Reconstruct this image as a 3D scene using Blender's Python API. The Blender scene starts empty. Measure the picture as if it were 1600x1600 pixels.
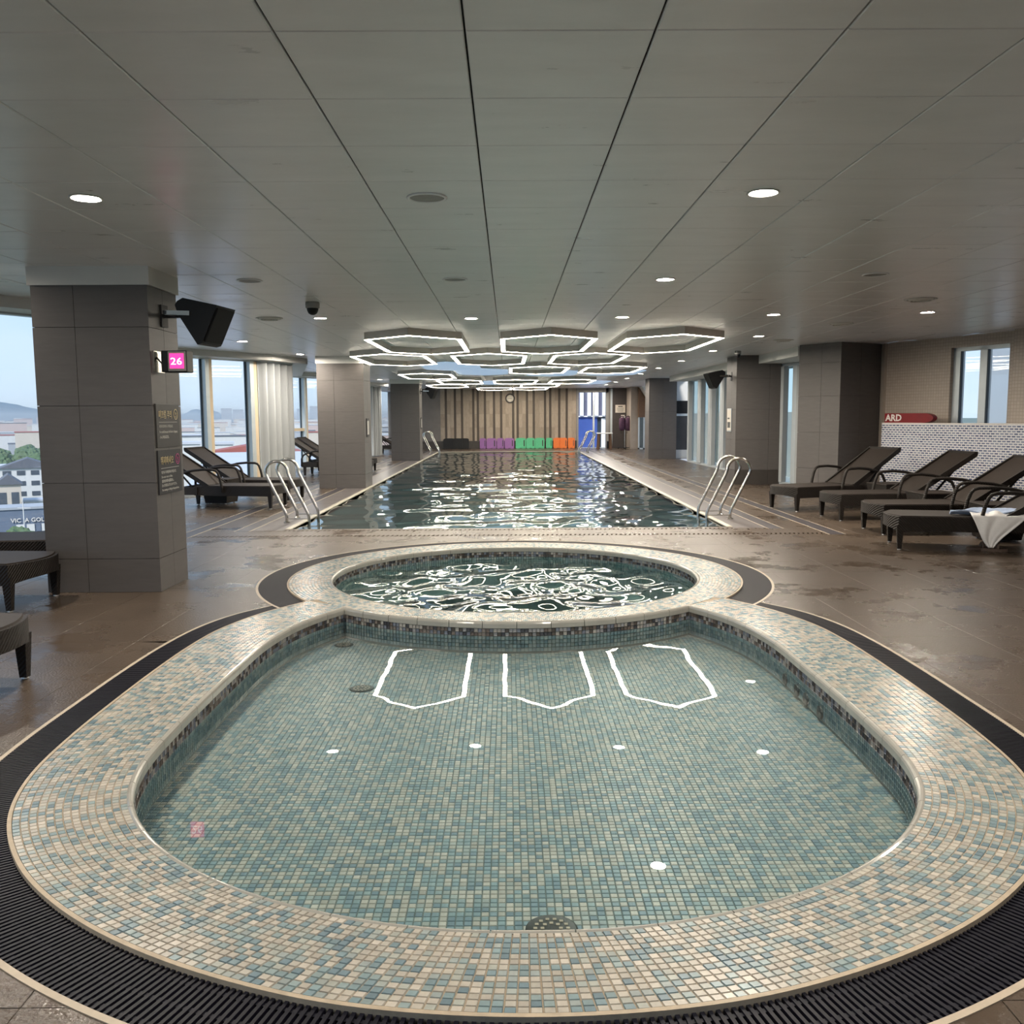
import bpy, bmesh, math, random
import numpy as np
from mathutils import Vector, Matrix
from mathutils.geometry import delaunay_2d_cdt

random.seed(7); RNG = np.random.default_rng(7)
SC = bpy.context.scene
COL = SC.collection
PI = math.pi
CAM_H, CEIL = 1.43, 2.63

# ------------------------------------------------------------------ camera
FPX = 1400.0
pitch, yaw, roll = math.atan(150 / FPX), math.atan(5 / 1408.0), 0.0055
cF = Vector((math.sin(yaw) * math.cos(pitch), math.cos(yaw) * math.cos(pitch), -math.sin(pitch)))
r0 = Vector((math.cos(yaw), -math.sin(yaw), 0)); u0 = r0.cross(cF)
cR = r0 * math.cos(roll) - u0 * math.sin(roll); cU = u0 * math.cos(roll) + r0 * math.sin(roll)
cd = bpy.data.cameras.new('camera'); cam = bpy.data.objects.new('camera', cd); COL.objects.link(cam)
cd.sensor_width = 36; cd.sensor_fit = 'HORIZONTAL'; cd.lens = 36 * FPX / 1600; cd.clip_end = 20000; cd.clip_start = 0.02
M = Matrix((cR, cU, -cF)).transposed().to_4x4(); M.translation = (0, 0, CAM_H); cam.matrix_world = M
SC.camera = cam
SC.view_settings.view_transform = 'Standard'; SC.view_settings.look = 'None'
SC.view_settings.gamma = 1; SC.view_settings.use_curve_mapping = False
SC.view_settings.exposure = 0.62
cy = SC.cycles
cy.max_bounces = 8; cy.diffuse_bounces = 4; cy.glossy_bounces = 4; cy.transmission_bounces = 4; cy.transparent_max_bounces = 12
cy.caustics_reflective = False; cy.caustics_refractive = False; cy.sample_clamp_indirect = 4.0
cy.use_denoising = True

# ------------------------------------------------------------------ sky
W = bpy.data.worlds.new('sky'); SC.world = W; W.use_nodes = True
nt = W.node_tree; nt.nodes.clear()
wo = nt.nodes.new('ShaderNodeOutputWorld'); bg = nt.nodes.new('ShaderNodeBackground')
tc = nt.nodes.new('ShaderNodeTexCoord'); sx = nt.nodes.new('ShaderNodeSeparateXYZ'); cr = nt.nodes.new('ShaderNodeValToRGB')
e = cr.color_ramp.elements
e[0].position = 0.0; e[0].color = (0.62, 0.78, 0.93, 1)
e[1].position = 0.6; e[1].color = (0.32, 0.52, 0.85, 1)
k = cr.color_ramp.elements.new(0.12); k.color = (0.50, 0.70, 0.93, 1)
nz = nt.nodes.new('ShaderNodeTexNoise'); nz.inputs['Scale'].default_value = 3.0; nz.inputs['Detail'].default_value = 5
mp = nt.nodes.new('ShaderNodeMapping'); mp.inputs['Scale'].default_value = (1, 1, 3.5)
mx = nt.nodes.new('ShaderNodeMixRGB'); mx.inputs[2].default_value = (0.72, 0.82, 0.93, 1)
mr = nt.nodes.new('ShaderNodeMapRange'); mr.inputs[1].default_value = 0.48; mr.inputs[2].default_value = 0.75; mr.inputs[4].default_value = 0.55
L_ = nt.links.new
L_(tc.outputs['Generated'], sx.inputs[0]); L_(sx.outputs['Z'], cr.inputs[0])
L_(tc.outputs['Generated'], mp.inputs[0]); L_(mp.outputs[0], nz.inputs['Vector']); L_(nz.outputs[0], mr.inputs[0])
L_(mr.outputs[0], mx.inputs[0]); L_(cr.outputs[0], mx.inputs[1]); L_(mx.outputs[0], bg.inputs[0]); L_(bg.outputs[0], wo.inputs[0])
bg.inputs[1].default_value = 0.82
sd = bpy.data.lights.new('sun', 'SUN'); sd.energy = 2.6; sd.angle = math.radians(12); sd.color = (1, .96, .9)
sun = bpy.data.objects.new('sun', sd); COL.objects.link(sun); sun.rotation_euler = Vector((.2, .73, -.66)).to_track_quat('-Z', 'Y').to_euler()

HEX_POWER, DOWN_POWER = 26.0, 840.0

# ------------------------------------------------------------------ helpers
def project(p):
    v = Vector(p) - Vector((0, 0, CAM_H)); c = v.dot(cF)
    if c < 0.05: return None
    return 800 + FPX * v.dot(cR) / c, 800 - FPX * v.dot(cU) / c, c

def screen_area(pts):
    q = [project(p) for p in pts]
    if any(x is None for x in q): return 0.0
    if max(x[0] for x in q) < 0 or min(x[0] for x in q) > 1600 or max(x[1] for x in q) < 0 or min(x[1] for x in q) > 1600: return 0.0
    a = 0
    for i in range(len(q)):
        j = (i + 1) % len(q); a += q[i][0] * q[j][1] - q[j][0] * q[i][1]
    return abs(a) / 2

MATS = {}
def mat(name, color=(.5, .5, .5), rough=.5, metal=0.0, spec=.5, noise=None, bump=None, color2=None, emit=None, estr=0, attr=None, rough2=None, coord='Object', trans=None, coat=0):
    if name in MATS: return MATS[name]
    m = bpy.data.materials.new(name); m.use_nodes = True; n = m.node_tree.nodes; l = m.node_tree.links.new
    b = n['Principled BSDF']
    b.inputs['Base Color'].default_value = (*color, 1); b.inputs['Roughness'].default_value = rough
    b.inputs['Metallic'].default_value = metal; b.inputs['Specular IOR Level'].default_value = spec
    b.inputs['Coat Weight'].default_value = coat
    if emit: b.inputs['Emission Color'].default_value = (*emit, 1); b.inputs['Emission Strength'].default_value = estr
    src = None
    if attr:
        a = n.new('ShaderNodeAttribute'); a.attribute_name = attr; src = a.outputs['Color']
        l(src, b.inputs['Base Color'])
    t = None
    if noise or bump:
        t = n.new('ShaderNodeTexCoord')
        if coord == 'World':
            t2 = n.new('ShaderNodeNewGeometry'); vec = t2.outputs['Position']
        else: vec = t.outputs[coord]
    if noise:
        sc, amt = noise[0], noise[1]
        z = n.new('ShaderNodeTexNoise'); z.inputs['Scale'].default_value = sc; z.inputs['Detail'].default_value = 6; z.inputs['Roughness'].default_value = .6
        if len(noise) > 2:
            mpn = n.new('ShaderNodeMapping'); mpn.inputs['Scale'].default_value = noise[2]; l(vec, mpn.inputs[0]); l(mpn.outputs[0], z.inputs['Vector'])
        else: l(vec, z.inputs['Vector'])
        ramp = n.new('ShaderNodeMapRange'); ramp.inputs[1].default_value = .3; ramp.inputs[2].default_value = .7
        l(z.outputs[0], ramp.inputs[0])
        mix = n.new('ShaderNodeMixRGB'); l(ramp.outputs[0], mix.inputs[0])
        if src:
            ml = n.new('ShaderNodeMixRGB'); ml.blend_type = 'MULTIPLY'; ml.inputs[0].default_value = 1
            ml.inputs[2].default_value = (1 - amt,) * 3 + (1,); l(src, ml.inputs[1]); l(src, mix.inputs[1]); l(ml.outputs[0], mix.inputs[2])
        else:
            c2 = color2 or tuple(c * (1 - amt) for c in color)
            mix.inputs[1].default_value = (*color, 1); mix.inputs[2].default_value = (*c2, 1)
        l(mix.outputs[0], b.inputs['Base Color'])
        if rough2 is not None:
            m2 = n.new('ShaderNodeMapRange'); m2.inputs[3].default_value = rough; m2.inputs[4].default_value = rough2
            l(ramp.outputs[0], m2.inputs[0]); l(m2.outputs[0], b.inputs['Roughness'])
    if bump:
        z2 = n.new('ShaderNodeTexNoise'); z2.inputs['Scale'].default_value = bump[0]; z2.inputs['Detail'].default_value = 4; l(vec, z2.inputs['Vector'])
        bp = n.new('ShaderNodeBump'); bp.inputs['Strength'].default_value = bump[1]; bp.inputs['Distance'].default_value = bump[2] if len(bump) > 2 else .01
        l(z2.outputs[0], bp.inputs['Height']); l(bp.outputs[0], b.inputs['Normal'])
    MATS[name] = m
    return m

def glassy(name, tint, f0=.02, rough=0.0, refl=(1, 1, 1)):
    """clear sheet: transparent, with Schlick reflection that is the same from either side"""
    m = bpy.data.materials.new(name); m.use_nodes = True; n = m.node_tree.nodes; l = m.node_tree.links.new; n.clear()
    o = n.new('ShaderNodeOutputMaterial'); mix = n.new('ShaderNodeMixShader'); tr = n.new('ShaderNodeBsdfTransparent'); gl = n.new('ShaderNodeBsdfGlossy'); g = n.new('ShaderNodeNewGeometry')
    tr.inputs[0].default_value = (*tint, 1); gl.inputs['Roughness'].default_value = rough; gl.inputs['Color'].default_value = (*refl, 1)
    d = n.new('ShaderNodeVectorMath'); d.operation = 'DOT_PRODUCT'; l(g.outputs['Normal'], d.inputs[0]); l(g.outputs['Incoming'], d.inputs[1])
    def mth(op, a, b=None):
        q = n.new('ShaderNodeMath'); q.operation = op; l(a, q.inputs[0])
        if b is not None: q.inputs[1].default_value = b
        return q.outputs[0]
    ab = mth('ABSOLUTE', d.outputs['Value']); sb = n.new('ShaderNodeMath'); sb.operation = 'SUBTRACT'; sb.use_clamp = True; sb.inputs[0].default_value = 1; l(ab, sb.inputs[1])
    fac = mth('ADD', mth('MULTIPLY', mth('POWER', sb.outputs[0], 5), 1 - f0), f0)
    l(fac, mix.inputs[0]); l(tr.outputs[0], mix.inputs[1]); l(gl.outputs[0], mix.inputs[2]); l(mix.outputs[0], o.inputs[0])
    MATS[name] = m
    return m

class MB:
    def __init__(s): s.v = []; s.f = []; s.c = None
    def add(s, vs, fs):
        o = len(s.v); s.v += [tuple(p) for p in vs]; s.f += [tuple(i + o for i in f) for f in fs]; return s
    def box(s, x0, x1, y0, y1, z0, z1, rot=0, org=(0, 0)):
        vs = [(x, y, z) for z in (z0, z1) for x, y in ((x0, y0), (x1, y0), (x1, y1), (x0, y1))]
        if rot:
            c, sn = math.cos(rot), math.sin(rot)
            vs = [(org[0] + (x - org[0]) * c - (y - org[1]) * sn, org[1] + (x - org[0]) * sn + (y - org[1]) * c, z) for x, y, z in vs]
        return s.add(vs, [(3, 2, 1, 0), (4, 5, 6, 7), (0, 1, 5, 4), (1, 2, 6, 5), (2, 3, 7, 6), (3, 0, 4, 7)])
    def bevbox(s, x0, x1, y0, y1, z0, z1, b=.01):
        bm = bmesh.new(); bmesh.ops.create_cube(bm, size=1)
        for v in bm.verts: v.co = Vector((x0 + (v.co.x + .5) * (x1 - x0), y0 + (v.co.y + .5) * (y1 - y0), z0 + (v.co.z + .5) * (z1 - z0)))
        bmesh.ops.bevel(bm, geom=bm.edges[:], offset=b, segments=2, affect='EDGES', profile=.5)
        bm.verts.index_update(); s.add([v.co for v in bm.verts], [[v.index for v in f.verts] for f in bm.faces]); bm.free(); return s
    def beam(s, p0, p1, w, h, up=(0, 0, 1)):
        p0, p1 = Vector(p0), Vector(p1); d = (p1 - p0).normalized(); u = Vector(up); a = d.cross(u)
        if a.length < 1e-4: a = d.cross(Vector((1, 0, 0)))
        a.normalize(); u = a.cross(d)
        vs = [p + a * (sx_ * w / 2) + u * (sz * h / 2) for p in (p0, p1) for sx_, sz in ((-1, -1), (1, -1), (1, 1), (-1, 1))]
        return s.add(vs, [(0, 1, 2, 3), (7, 6, 5, 4), (0, 4, 5, 1), (1, 5, 6, 2), (2, 6, 7, 3), (3, 7, 4, 0)])
    def tube(s, path, r, n=8, cap=True, flat=1.0):
        path = [Vector(p) for p in path]; rings = []; ref = None
        for i, p in enumerate(path):
            d = (path[min(i + 1, len(path) - 1)] - path[max(i - 1, 0)]).normalized()
            if ref is None:
                ref = Vector((0, 0, 1)) if abs(d.z) < .9 else Vector((0, 1, 0))
            a = d.cross(ref)
            if a.length < 1e-5: a = d.cross(Vector((1, 0, 0)))
            a.normalize(); ref = a.cross(d).normalized(); rr = r[i] if isinstance(r, (list, tuple)) else r
            rings.append([p + a * (rr * math.cos(2 * PI * k / n)) + ref * (rr * flat * math.sin(2 * PI * k / n)) for k in range(n)])
        vs = [q for g in rings for q in g]; fs = []
        for i in range(len(rings) - 1):
            for k in range(n): fs.append((i * n + k, i * n + (k + 1) % n, (i + 1) * n + (k + 1) % n, (i + 1) * n + k))
        if cap: fs.append(tuple(range(n - 1, -1, -1))); fs.append(tuple((len(rings) - 1) * n + k for k in range(n)))
        return s.add(vs, fs)
    def lathe(s, prof, n=24, c=(0, 0, 0), close=True):
        vs = [(c[0] + r * math.cos(2 * PI * k / n), c[1] + r * math.sin(2 * PI * k / n), c[2] + z) for r, z in prof for k in range(n)]
        fs = [(i * n + k, i * n + (k + 1) % n, (i + 1) * n + (k + 1) % n, (i + 1) * n + k) for i in range(len(prof) - 1) for k in range(n)]
        if close: fs.append(tuple((len(prof) - 1) * n + k for k in range(n))); fs.append(tuple(range(n - 1, -1, -1)))
        return s.add(vs, fs)
    def prism(s, poly, z0, z1):
        n = len(poly); vs = [(x, y, z0) for x, y in poly] + [(x, y, z1) for x, y in poly]
        return s.add(vs, [tuple(range(n - 1, -1, -1)), tuple(range(n, 2 * n))] + [(i, (i + 1) % n, n + (i + 1) % n, n + i) for i in range(n)])
    def xform(s, M):
        s.v = [tuple(M @ Vector(p)) for p in s.v]; return s
    def mesh(s, name, m, smooth=False, tint=None):
        me = bpy.data.meshes.new(name); me.from_pydata(s.v, [], s.f)
        if m: me.materials.append(MATS[m] if isinstance(m, str) else m)
        if tint is not None:
            a = me.attributes.new('tint', 'FLOAT_COLOR', 'FACE'); a.data.foreach_set('color', np.asarray(tint, dtype=np.float32).ravel())
        if smooth: me.polygons.foreach_set('use_smooth', [True] * len(me.polygons))
        me.update(); return me
    def build(s, name, m, parent=None, smooth=False, tint=None, fix=True):
        me = s.mesh(name, m, smooth, tint)
        if fix:
            bm = bmesh.new(); bm.from_mesh(me); bmesh.ops.recalc_face_normals(bm, faces=bm.faces); bm.to_mesh(me); bm.free()
        return link(name, me, parent)

def link(name, me, parent=None):
    o = bpy.data.objects.new(name, me); COL.objects.link(o)
    if parent: o.parent = parent
    return o
def thing(name, label, cat, loc=(0, 0, 0), rz=0, group=None):
    o = bpy.data.objects.new(name, None); COL.objects.link(o); o.empty_display_size = .1
    o.location = loc; o.rotation_euler = (0, 0, rz); return tag(o, label, cat, group)
def tag(o, label, cat, group=None):
    o['label'] = label; o['category'] = cat
    if group: o['group'] = group
    return o
def struct(o, label=None):
    o['kind'] = 'structure'
    if label: o['label'] = label
    return o
def stuff(o): o['kind'] = 'stuff'; return o
def copy_tree(o, parent=None):
    c = o.copy(); COL.objects.link(c); c.parent = parent
    for ch in list(o.children): copy_tree(ch, c)
    return c
ORD = ['first', 'second', 'third', 'fourth', 'fifth', 'sixth', 'seventh', 'eighth', 'ninth', 'tenth', 'eleventh', 'twelfth']

def text_mesh(s, size, ext=.0015, bold=0):
    cu = bpy.data.curves.new('t', 'FONT'); cu.body = s; cu.size = size; cu.extrude = ext; cu.align_x = 'LEFT'; cu.resolution_u = 2; cu.offset = bold
    o = bpy.data.objects.new('t', cu); COL.objects.link(o)
    dg = bpy.context.evaluated_depsgraph_get(); me = bpy.data.meshes.new_from_object(o.evaluated_get(dg))
    bpy.data.objects.remove(o); bpy.data.curves.remove(cu); return me
def text(name, s, size, m, parent, origin, xdir, ydir, width=None, center=False, ext=.0015, bold=0):
    me = text_mesh(s, size, ext, bold)
    xs = [v.co.x for v in me.vertices] or [0, 1]; w = max(xs) - min(xs)
    k = (width / w) if width and w else 1
    x, y = Vector(xdir).normalized(), Vector(ydir).normalized(); z = x.cross(y); o = Vector(origin)
    off = -(min(xs) + w / 2) * k if center else -min(xs) * k
    for v in me.vertices: v.co = o + x * (v.co.x * k + off) + y * v.co.y + z * v.co.z
    me.materials.clear(); me.materials.append(MATS[m]); return link(name, me, parent)

# ------------------------------------------------------------------ materials
mat('ceiling_panel', (.86, .845, .86), .34, 0, .5, noise=(2.0, .09, (1, 3, 1)), bump=(60, .05, .003), coord='World', rough2=.27)
mat('ceiling_void', (.03, .03, .03), .9, noise=(5, .2))
mat('floor_grout', (.20, .16, .125), .8, noise=(20, .3))
mat('ring_tile', (.6, .6, .6), .27, attr='tint', noise=(55, .16), coord='World')
mat('pool_tile', (.6, .6, .6), .4, attr='tint', noise=(45, .18), coord='World')
mat('mosaic_grout', (.40, .325, .235), .8, noise=(30, .25))
mat('pool_grout', (.16, .19, .175), .8, noise=(30, .25))
mat('lip_stone', (.50, .41, .30), .55, noise=(25, .25))
mat('trim_glaze', (.40, .39, .35), .14, noise=(9, .15))
mat('grate_plastic', (.008, .008, .016), .5, 0, .25, noise=(40, .3))
mat('grate_pit', (.008, .008, .01), .9, noise=(9, .2))
mat('edge_strip', (.52, .44, .34), .5, noise=(15, .2))
mat('column_tile', (.112, .102, .098), .5, 0, .4, noise=(5, .15, (1, 1, 6)), bump=(220, .12, .002), coord='World')
mat('column_core', (.07, .06, .055), .8, noise=(8, .2))
mat('white_paint', (.66, .65, .62), .55, noise=(4, .05))
mat('cream_paint', (.62, .55, .43), .5, noise=(4, .06))
mat('steel', (.62, .60, .56), .17, 1.0, noise=(9, .1))
mat('black_plastic', (.006, .006, .007), .5, 0, .3, noise=(30, .3))
mat('speaker_mesh', (.008, .008, .009), .7, 0, .2, noise=(120, .5), bump=(300, .4, .002))
mat('dark_metal', (.04, .04, .043), .45, .5, noise=(30, .2))
mat('wicker', (.015, .0105, .0078), .55, 0, .35, noise=(14, .3))
mat('wicker_sling', (.023, .016, .012), .65, 0, .3, noise=(30, .25))
mat('foot_cap', (.6, .6, .6), .3, .8, noise=(20, .1))
mat('alu', (.55, .60, .63), .35, .3, noise=(6, .08))
mat('gasket', (.03, .05, .07), .5, noise=(9, .2))
mat('mullion_cream', (.64, .52, .36), .45, noise=(6, .08))
mat('curtain', (.38, .40, .41), .8, noise=(3, .06))
mat('wall_beige', (.34, .285, .235), .5, noise=(6, .12))
mat('wall_grey', (.20, .18, .165), .5, noise=(5, .15), bump=(150, .1, .002))
mat('skirting', (.055, .047, .042), .45, noise=(8, .2))
mat('plank_light', (.44, .36, .28), .5, noise=(5, .28, (6, 6, 1)), coord='World')
mat('plank_mid', (.36, .29, .225), .5, noise=(5, .28, (6, 6, 1)), coord='World')
mat('plank_dark', (.085, .066, .052), .5, noise=(5, .2, (6, 6, 1)))
mat('hex_frame', (.55, .50, .45), .45, noise=(5, .1))
mat('sky_panel', (.70, .82, .96), .6, 0, .2, noise=(2, .05), emit=(.50, .66, .92), estr=.35)  # emission added to brighten panels that rendered too dark
mat('hex_glow', (.9, .85, .75), .5, emit=(1.0, .90, .73), estr=HEX_POWER, noise=(3, .02))
mat('down_glow', (.9, .85, .75), .5, emit=(1.0, .90, .77), estr=DOWN_POWER, noise=(3, .02))
mat('lamp_trim', (.72, .70, .66), .35, noise=(9, .08))
mat('grey_trim', (.28, .27, .26), .5, noise=(20, .15))
mat('towel_white', (.80, .79, .78), .9, noise=(25, .08), bump=(160, .3, .004))
mat('towel_blue', (.46, .56, .76), .9, noise=(25, .1), bump=(160, .3, .004))
mat('sandal', (.12, .08, .06), .6, noise=(20, .2))
mat('red_foam', (.20, .008, .012), .45, 0, .3, noise=(9, .15))
mat('print_white', (.75, .70, .66), .5, noise=(30, .06))
mat('sign_panel', (.022, .021, .024), .5, 0, .3, noise=(15, .1))
mat('sign_panel_b', (.038, .035, .034), .5, 0, .3, noise=(15, .1))
mat('sign_gold', (.62, .50, .28), .4, .3, noise=(30, .1))
mat('sign_white', (.62, .60, .56), .5, noise=(30, .1))
mat('sign_pink', (.55, .05, .25), .4, noise=(30, .1))
mat('led_red', (.3, .01, .03), .4, emit=(1.0, .03, .22), estr=1.6, noise=(9, .05))
mat('led_white', (.9, .8, .8), .4, emit=(1.0, .75, .8), estr=2.2, noise=(9, .05))
mat('door_dark', (.055, .045, .042), .5, noise=(6, .2))
mat('paper', (.66, .60, .52), .7, noise=(10, .06))
mat('ink', (.05, .05, .05), .6, noise=(10, .1))
mat('vest', (.035, .02, .05), .7, noise=(12, .4), color2=(.10, .03, .07))
mat('wood_brown', (.16, .085, .045), .5, noise=(4, .35, (1, 1, 8)))
mat('plastic_white', (.72, .71, .70), .4, noise=(9, .05))
mat('mirror_dark', (.05, .05, .055), .12, noise=(4, .2))
mat('kick_black', (.010, .010, .011), .7, noise=(12, .3))
mat('kick_purple', (.30, .13, .36), .6, noise=(12, .12))
mat('kick_green', (.10, .50, .26), .6, noise=(12, .12))
mat('kick_orange', (.80, .19, .035), .6, noise=(12, .12))
mat('clock_face', (.78, .72, .62), .4, noise=(20, .05))
mat('drain_cover', (.05, .05, .045), .4, .4, noise=(20, .3))
mat('spa_floor', (.26, .40, .39), .4, noise=(8, .3))
mat('lap_deck', (.135, .12, .12), .32, noise=(6, .2), bump=(80, .1, .003), coord='World')
mat('lap_edge', (.46, .43, .35), .4, noise=(8, .1))
mat('strip_dark', (.05, .044, .05), .4, noise=(8, .25), bump=(120, .3, .003), coord='World')
glassy('water_kids', (.82, .91, .93)); glassy('water_spa', (.70, .88, .86)); glassy('water_lap', (.66, .85, .86))
glassy('glass', (.975, .985, .99), .03); glassy('glass_green', (.88, .95, .94), .04)

# floor stone with wet patches (roughness only)
def floor_stone():
    m = mat('floor_stone', (.094, .070, .052), .5, 0, .38, noise=(3.2, .22), coord='World')
    n = m.node_tree.nodes; l = m.node_tree.links.new; b = n['Principled BSDF']
    g = n.new('ShaderNodeNewGeometry')
    z = n.new('ShaderNodeTexNoise'); z.inputs['Scale'].default_value = 1.5; z.inputs['Detail'].default_value = 9; z.inputs['Roughness'].default_value = .68
    l(g.outputs['Position'], z.inputs['Vector'])
    w = n.new('ShaderNodeMapRange'); w.inputs[1].default_value = .53; w.inputs[2].default_value = .66; l(z.outputs[0], w.inputs[0])
    r = n.new('ShaderNodeMapRange'); r.inputs[3].default_value = .30; r.inputs[4].default_value = .06; l(w.outputs[0], r.inputs[0]); l(r.outputs[0], b.inputs['Roughness'])
    z2 = n.new('ShaderNodeTexNoise'); z2.inputs['Scale'].default_value = 75; z2.inputs['Detail'].default_value = 4; l(g.outputs['Position'], z2.inputs['Vector'])
    bs = n.new('ShaderNodeMapRange'); bs.inputs[3].default_value = .55; bs.inputs[4].default_value = .05; l(w.outputs[0], bs.inputs[0])
    bp = n.new('ShaderNodeBump'); bp.inputs['Distance'].default_value = .006; l(bs.outputs[0], bp.inputs['Strength']); l(z2.outputs[0], bp.inputs['Height']); l(bp.outputs[0], b.inputs['Normal'])
floor_stone()

def grid_material(name, c1, c2, grout, sx_, sy_, rough=.3, mortar=.08, offset=0.0, bias=0.0, axis='XY'):
    m = bpy.data.materials.new(name); m.use_nodes = True; n = m.node_tree.nodes; l = m.node_tree.links.new; b = n['Principled BSDF']
    t = n.new('ShaderNodeTexCoord'); mpn = n.new('ShaderNodeMapping')
    if axis == 'XZ': mpn.inputs['Rotation'].default_value = (PI / 2, 0, 0)
    l(t.outputs['Object'], mpn.inputs[0])
    br = n.new('ShaderNodeTexBrick'); br.offset = offset; br.squash = 1
    br.inputs['Color1'].default_value = (*c1, 1); br.inputs['Color2'].default_value = (*c2, 1); br.inputs['Mortar'].default_value = (*grout, 1)
    br.inputs['Scale'].default_value = 1; br.inputs['Mortar Size'].default_value = mortar * min(sx_, sy_); br.inputs['Brick Width'].default_value = sx_; br.inputs['Row Height'].default_value = sy_
    br.inputs['Bias'].default_value = bias; br.inputs['Mortar Smooth'].default_value = .1
    l(mpn.outputs[0], br.inputs['Vector']); l(br.outputs['Color'], b.inputs['Base Color']); b.inputs['Roughness'].default_value = rough
    bp = n.new('ShaderNodeBump'); bp.inputs['Strength'].default_value = .4; bp.inputs['Distance'].default_value = .003; bp.invert = True; l(br.outputs['Fac'], bp.inputs['Height']); l(bp.outputs[0], b.inputs['Normal'])
    MATS[name] = m
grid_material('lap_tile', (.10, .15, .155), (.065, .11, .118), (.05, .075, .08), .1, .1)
grid_material('spa_tile', (.25, .32, .325), (.17, .24, .25), (.16, .2, .19), .027, .027)
grid_material('wall_mosaic', (.44, .37, .31), (.40, .335, .28), (.32, .27, .225), .05, .05, .4, axis='XZ')
grid_material('blue_mosaic', (.06, .08, .17), (.26, .29, .40), (.70, .69, .70), .075, .036, .25, .24, .5, -.1, axis='XZ')
def weave(name):
    m = MATS[name]; n = m.node_tree.nodes; l = m.node_tree.links.new; b = n['Principled BSDF']
    t = n.new('ShaderNodeTexCoord'); w1 = n.new('ShaderNodeTexWave'); w1.bands_direction = 'DIAGONAL'; w1.inputs['Scale'].default_value = 22; w1.inputs['Distortion'].default_value = 0
    l(t.outputs['Object'], w1.inputs[0])
    ck = n.new('ShaderNodeTexChecker'); ck.inputs['Scale'].default_value = 90; l(t.outputs['Object'], ck.inputs[0])
    ad = n.new('ShaderNodeMath'); ad.operation = 'ADD'; l(w1.outputs['Fac'], ad.inputs[0]); l(ck.outputs['Fac'], ad.inputs[1])
    bp = n.new('ShaderNodeBump'); bp.inputs['Strength'].default_value = .7; bp.inputs['Distance'].default_value = .006; l(ad.outputs[0], bp.inputs['Height']); l(bp.outputs[0], b.inputs['Normal'])
weave('wicker')

# ------------------------------------------------------------------ plan curves
def catmull(P, n=24):
    P = [np.array(p, float) for p in P]; P = [2 * P[0] - P[1]] + P + [2 * P[-1] - P[-2]]; out = []
    for i in range(1, len(P) - 2):
        for k in range(n):
            t = k / n; a, b, c, d = P[i - 1], P[i], P[i + 1], P[i + 2]
            out.append(.5 * ((2 * b) + (-a + c) * t + (2 * a - 5 * b + 4 * c - d) * t * t + (-a + 3 * b - 3 * c + d) * t ** 3))
    out.append(P[-2]); return np.array(out)
CX = .06
def full(half): # half: (dx,y) from front centre to back right -> full curve from back left round the front to back right
    left = [(CX - dx, y) for dx, y in half[:0:-1]]; right = [(CX + dx, y) for dx, y in half]
    return catmull(left + right)
H_IN = [(0, 2.33), (.3, 2.35), (.6, 2.43), (.88, 2.56), (1.12, 2.73), (1.33, 2.95), (1.5, 3.24), (1.59, 3.58), (1.62, 4.0), (1.63, 4.5), (1.63, 5.0), (1.62, 5.5), (1.56, 5.93), (1.455, 6.27), (1.29, 6.60)]
H_OUT = [(0, 1.98), (.43, 2.02), (.79, 2.13), (1.13, 2.30), (1.42, 2.51), (1.66, 2.76), (1.86, 3.08), (1.98, 3.45), (2.035, 3.9), (2.06, 4.45), (2.07, 5.0), (2.06, 5.5), (2.01, 5.95), (1.86, 6.42), (1.62, 6.84)]
H_GR = [(0, 1.785), (.47, 1.825), (.86, 1.94), (1.24, 2.13), (1.56, 2.36), (1.83, 2.645), (2.04, 3.0), (2.165, 3.4), (2.22, 3.88), (2.24, 4.45), (2.25, 5.0), (2.24, 5.53), (2.185, 6.02), (2.06, 6.42), (1.86, 6.74)]
K_IN, K_OUT, K_GR = full(H_IN), full(H_OUT), full(H_GR)
SPA = np.array([CX - .01, 8.0]); R_IN, R_BACK, R_OUT, R_GR = 1.635, 1.905, 2.0, 2.235
mid = (K_IN + K_OUT) / 2
arc = np.concatenate([[0], np.cumsum(np.linalg.norm(np.diff(mid, axis=0), axis=1))]); RING_LEN = arc[-1]
def at(curve, s): return np.array([np.interp(s, arc, curve[:, 0]), np.interp(s, arc, curve[:, 1])]).T
def circ(r, a, c=SPA): a = np.asarray(a); return np.stack([c[0] + r * np.cos(a), c[1] + r * np.sin(a)], -1)
A_END = math.atan2(6.60 - SPA[1], 1.29); A_OUT = math.atan2(6.84 - SPA[1], 1.62)
ARC_BACK = circ(R_BACK, np.linspace(A_END, -PI - A_END, 60))     # right corner -> left corner along the spa side
KIDS_POLY = np.concatenate([K_IN[::4], ARC_BACK[1:-1]])
KIDS_HOLE = np.concatenate([K_GR[::4], circ(R_BACK, np.linspace(A_OUT, -PI - A_OUT, 12))])
SPA_HOLE = circ(R_GR, np.linspace(0, 2 * PI, 160, endpoint=False))
PX0, PX1, PY0, PY1 = -2.80, 2.80, 11.42, 36.2
LAP_HOLE = np.array([(PX0, PY0), (PX1, PY0), (PX1, PY1), (PX0, PY1)])

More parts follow.
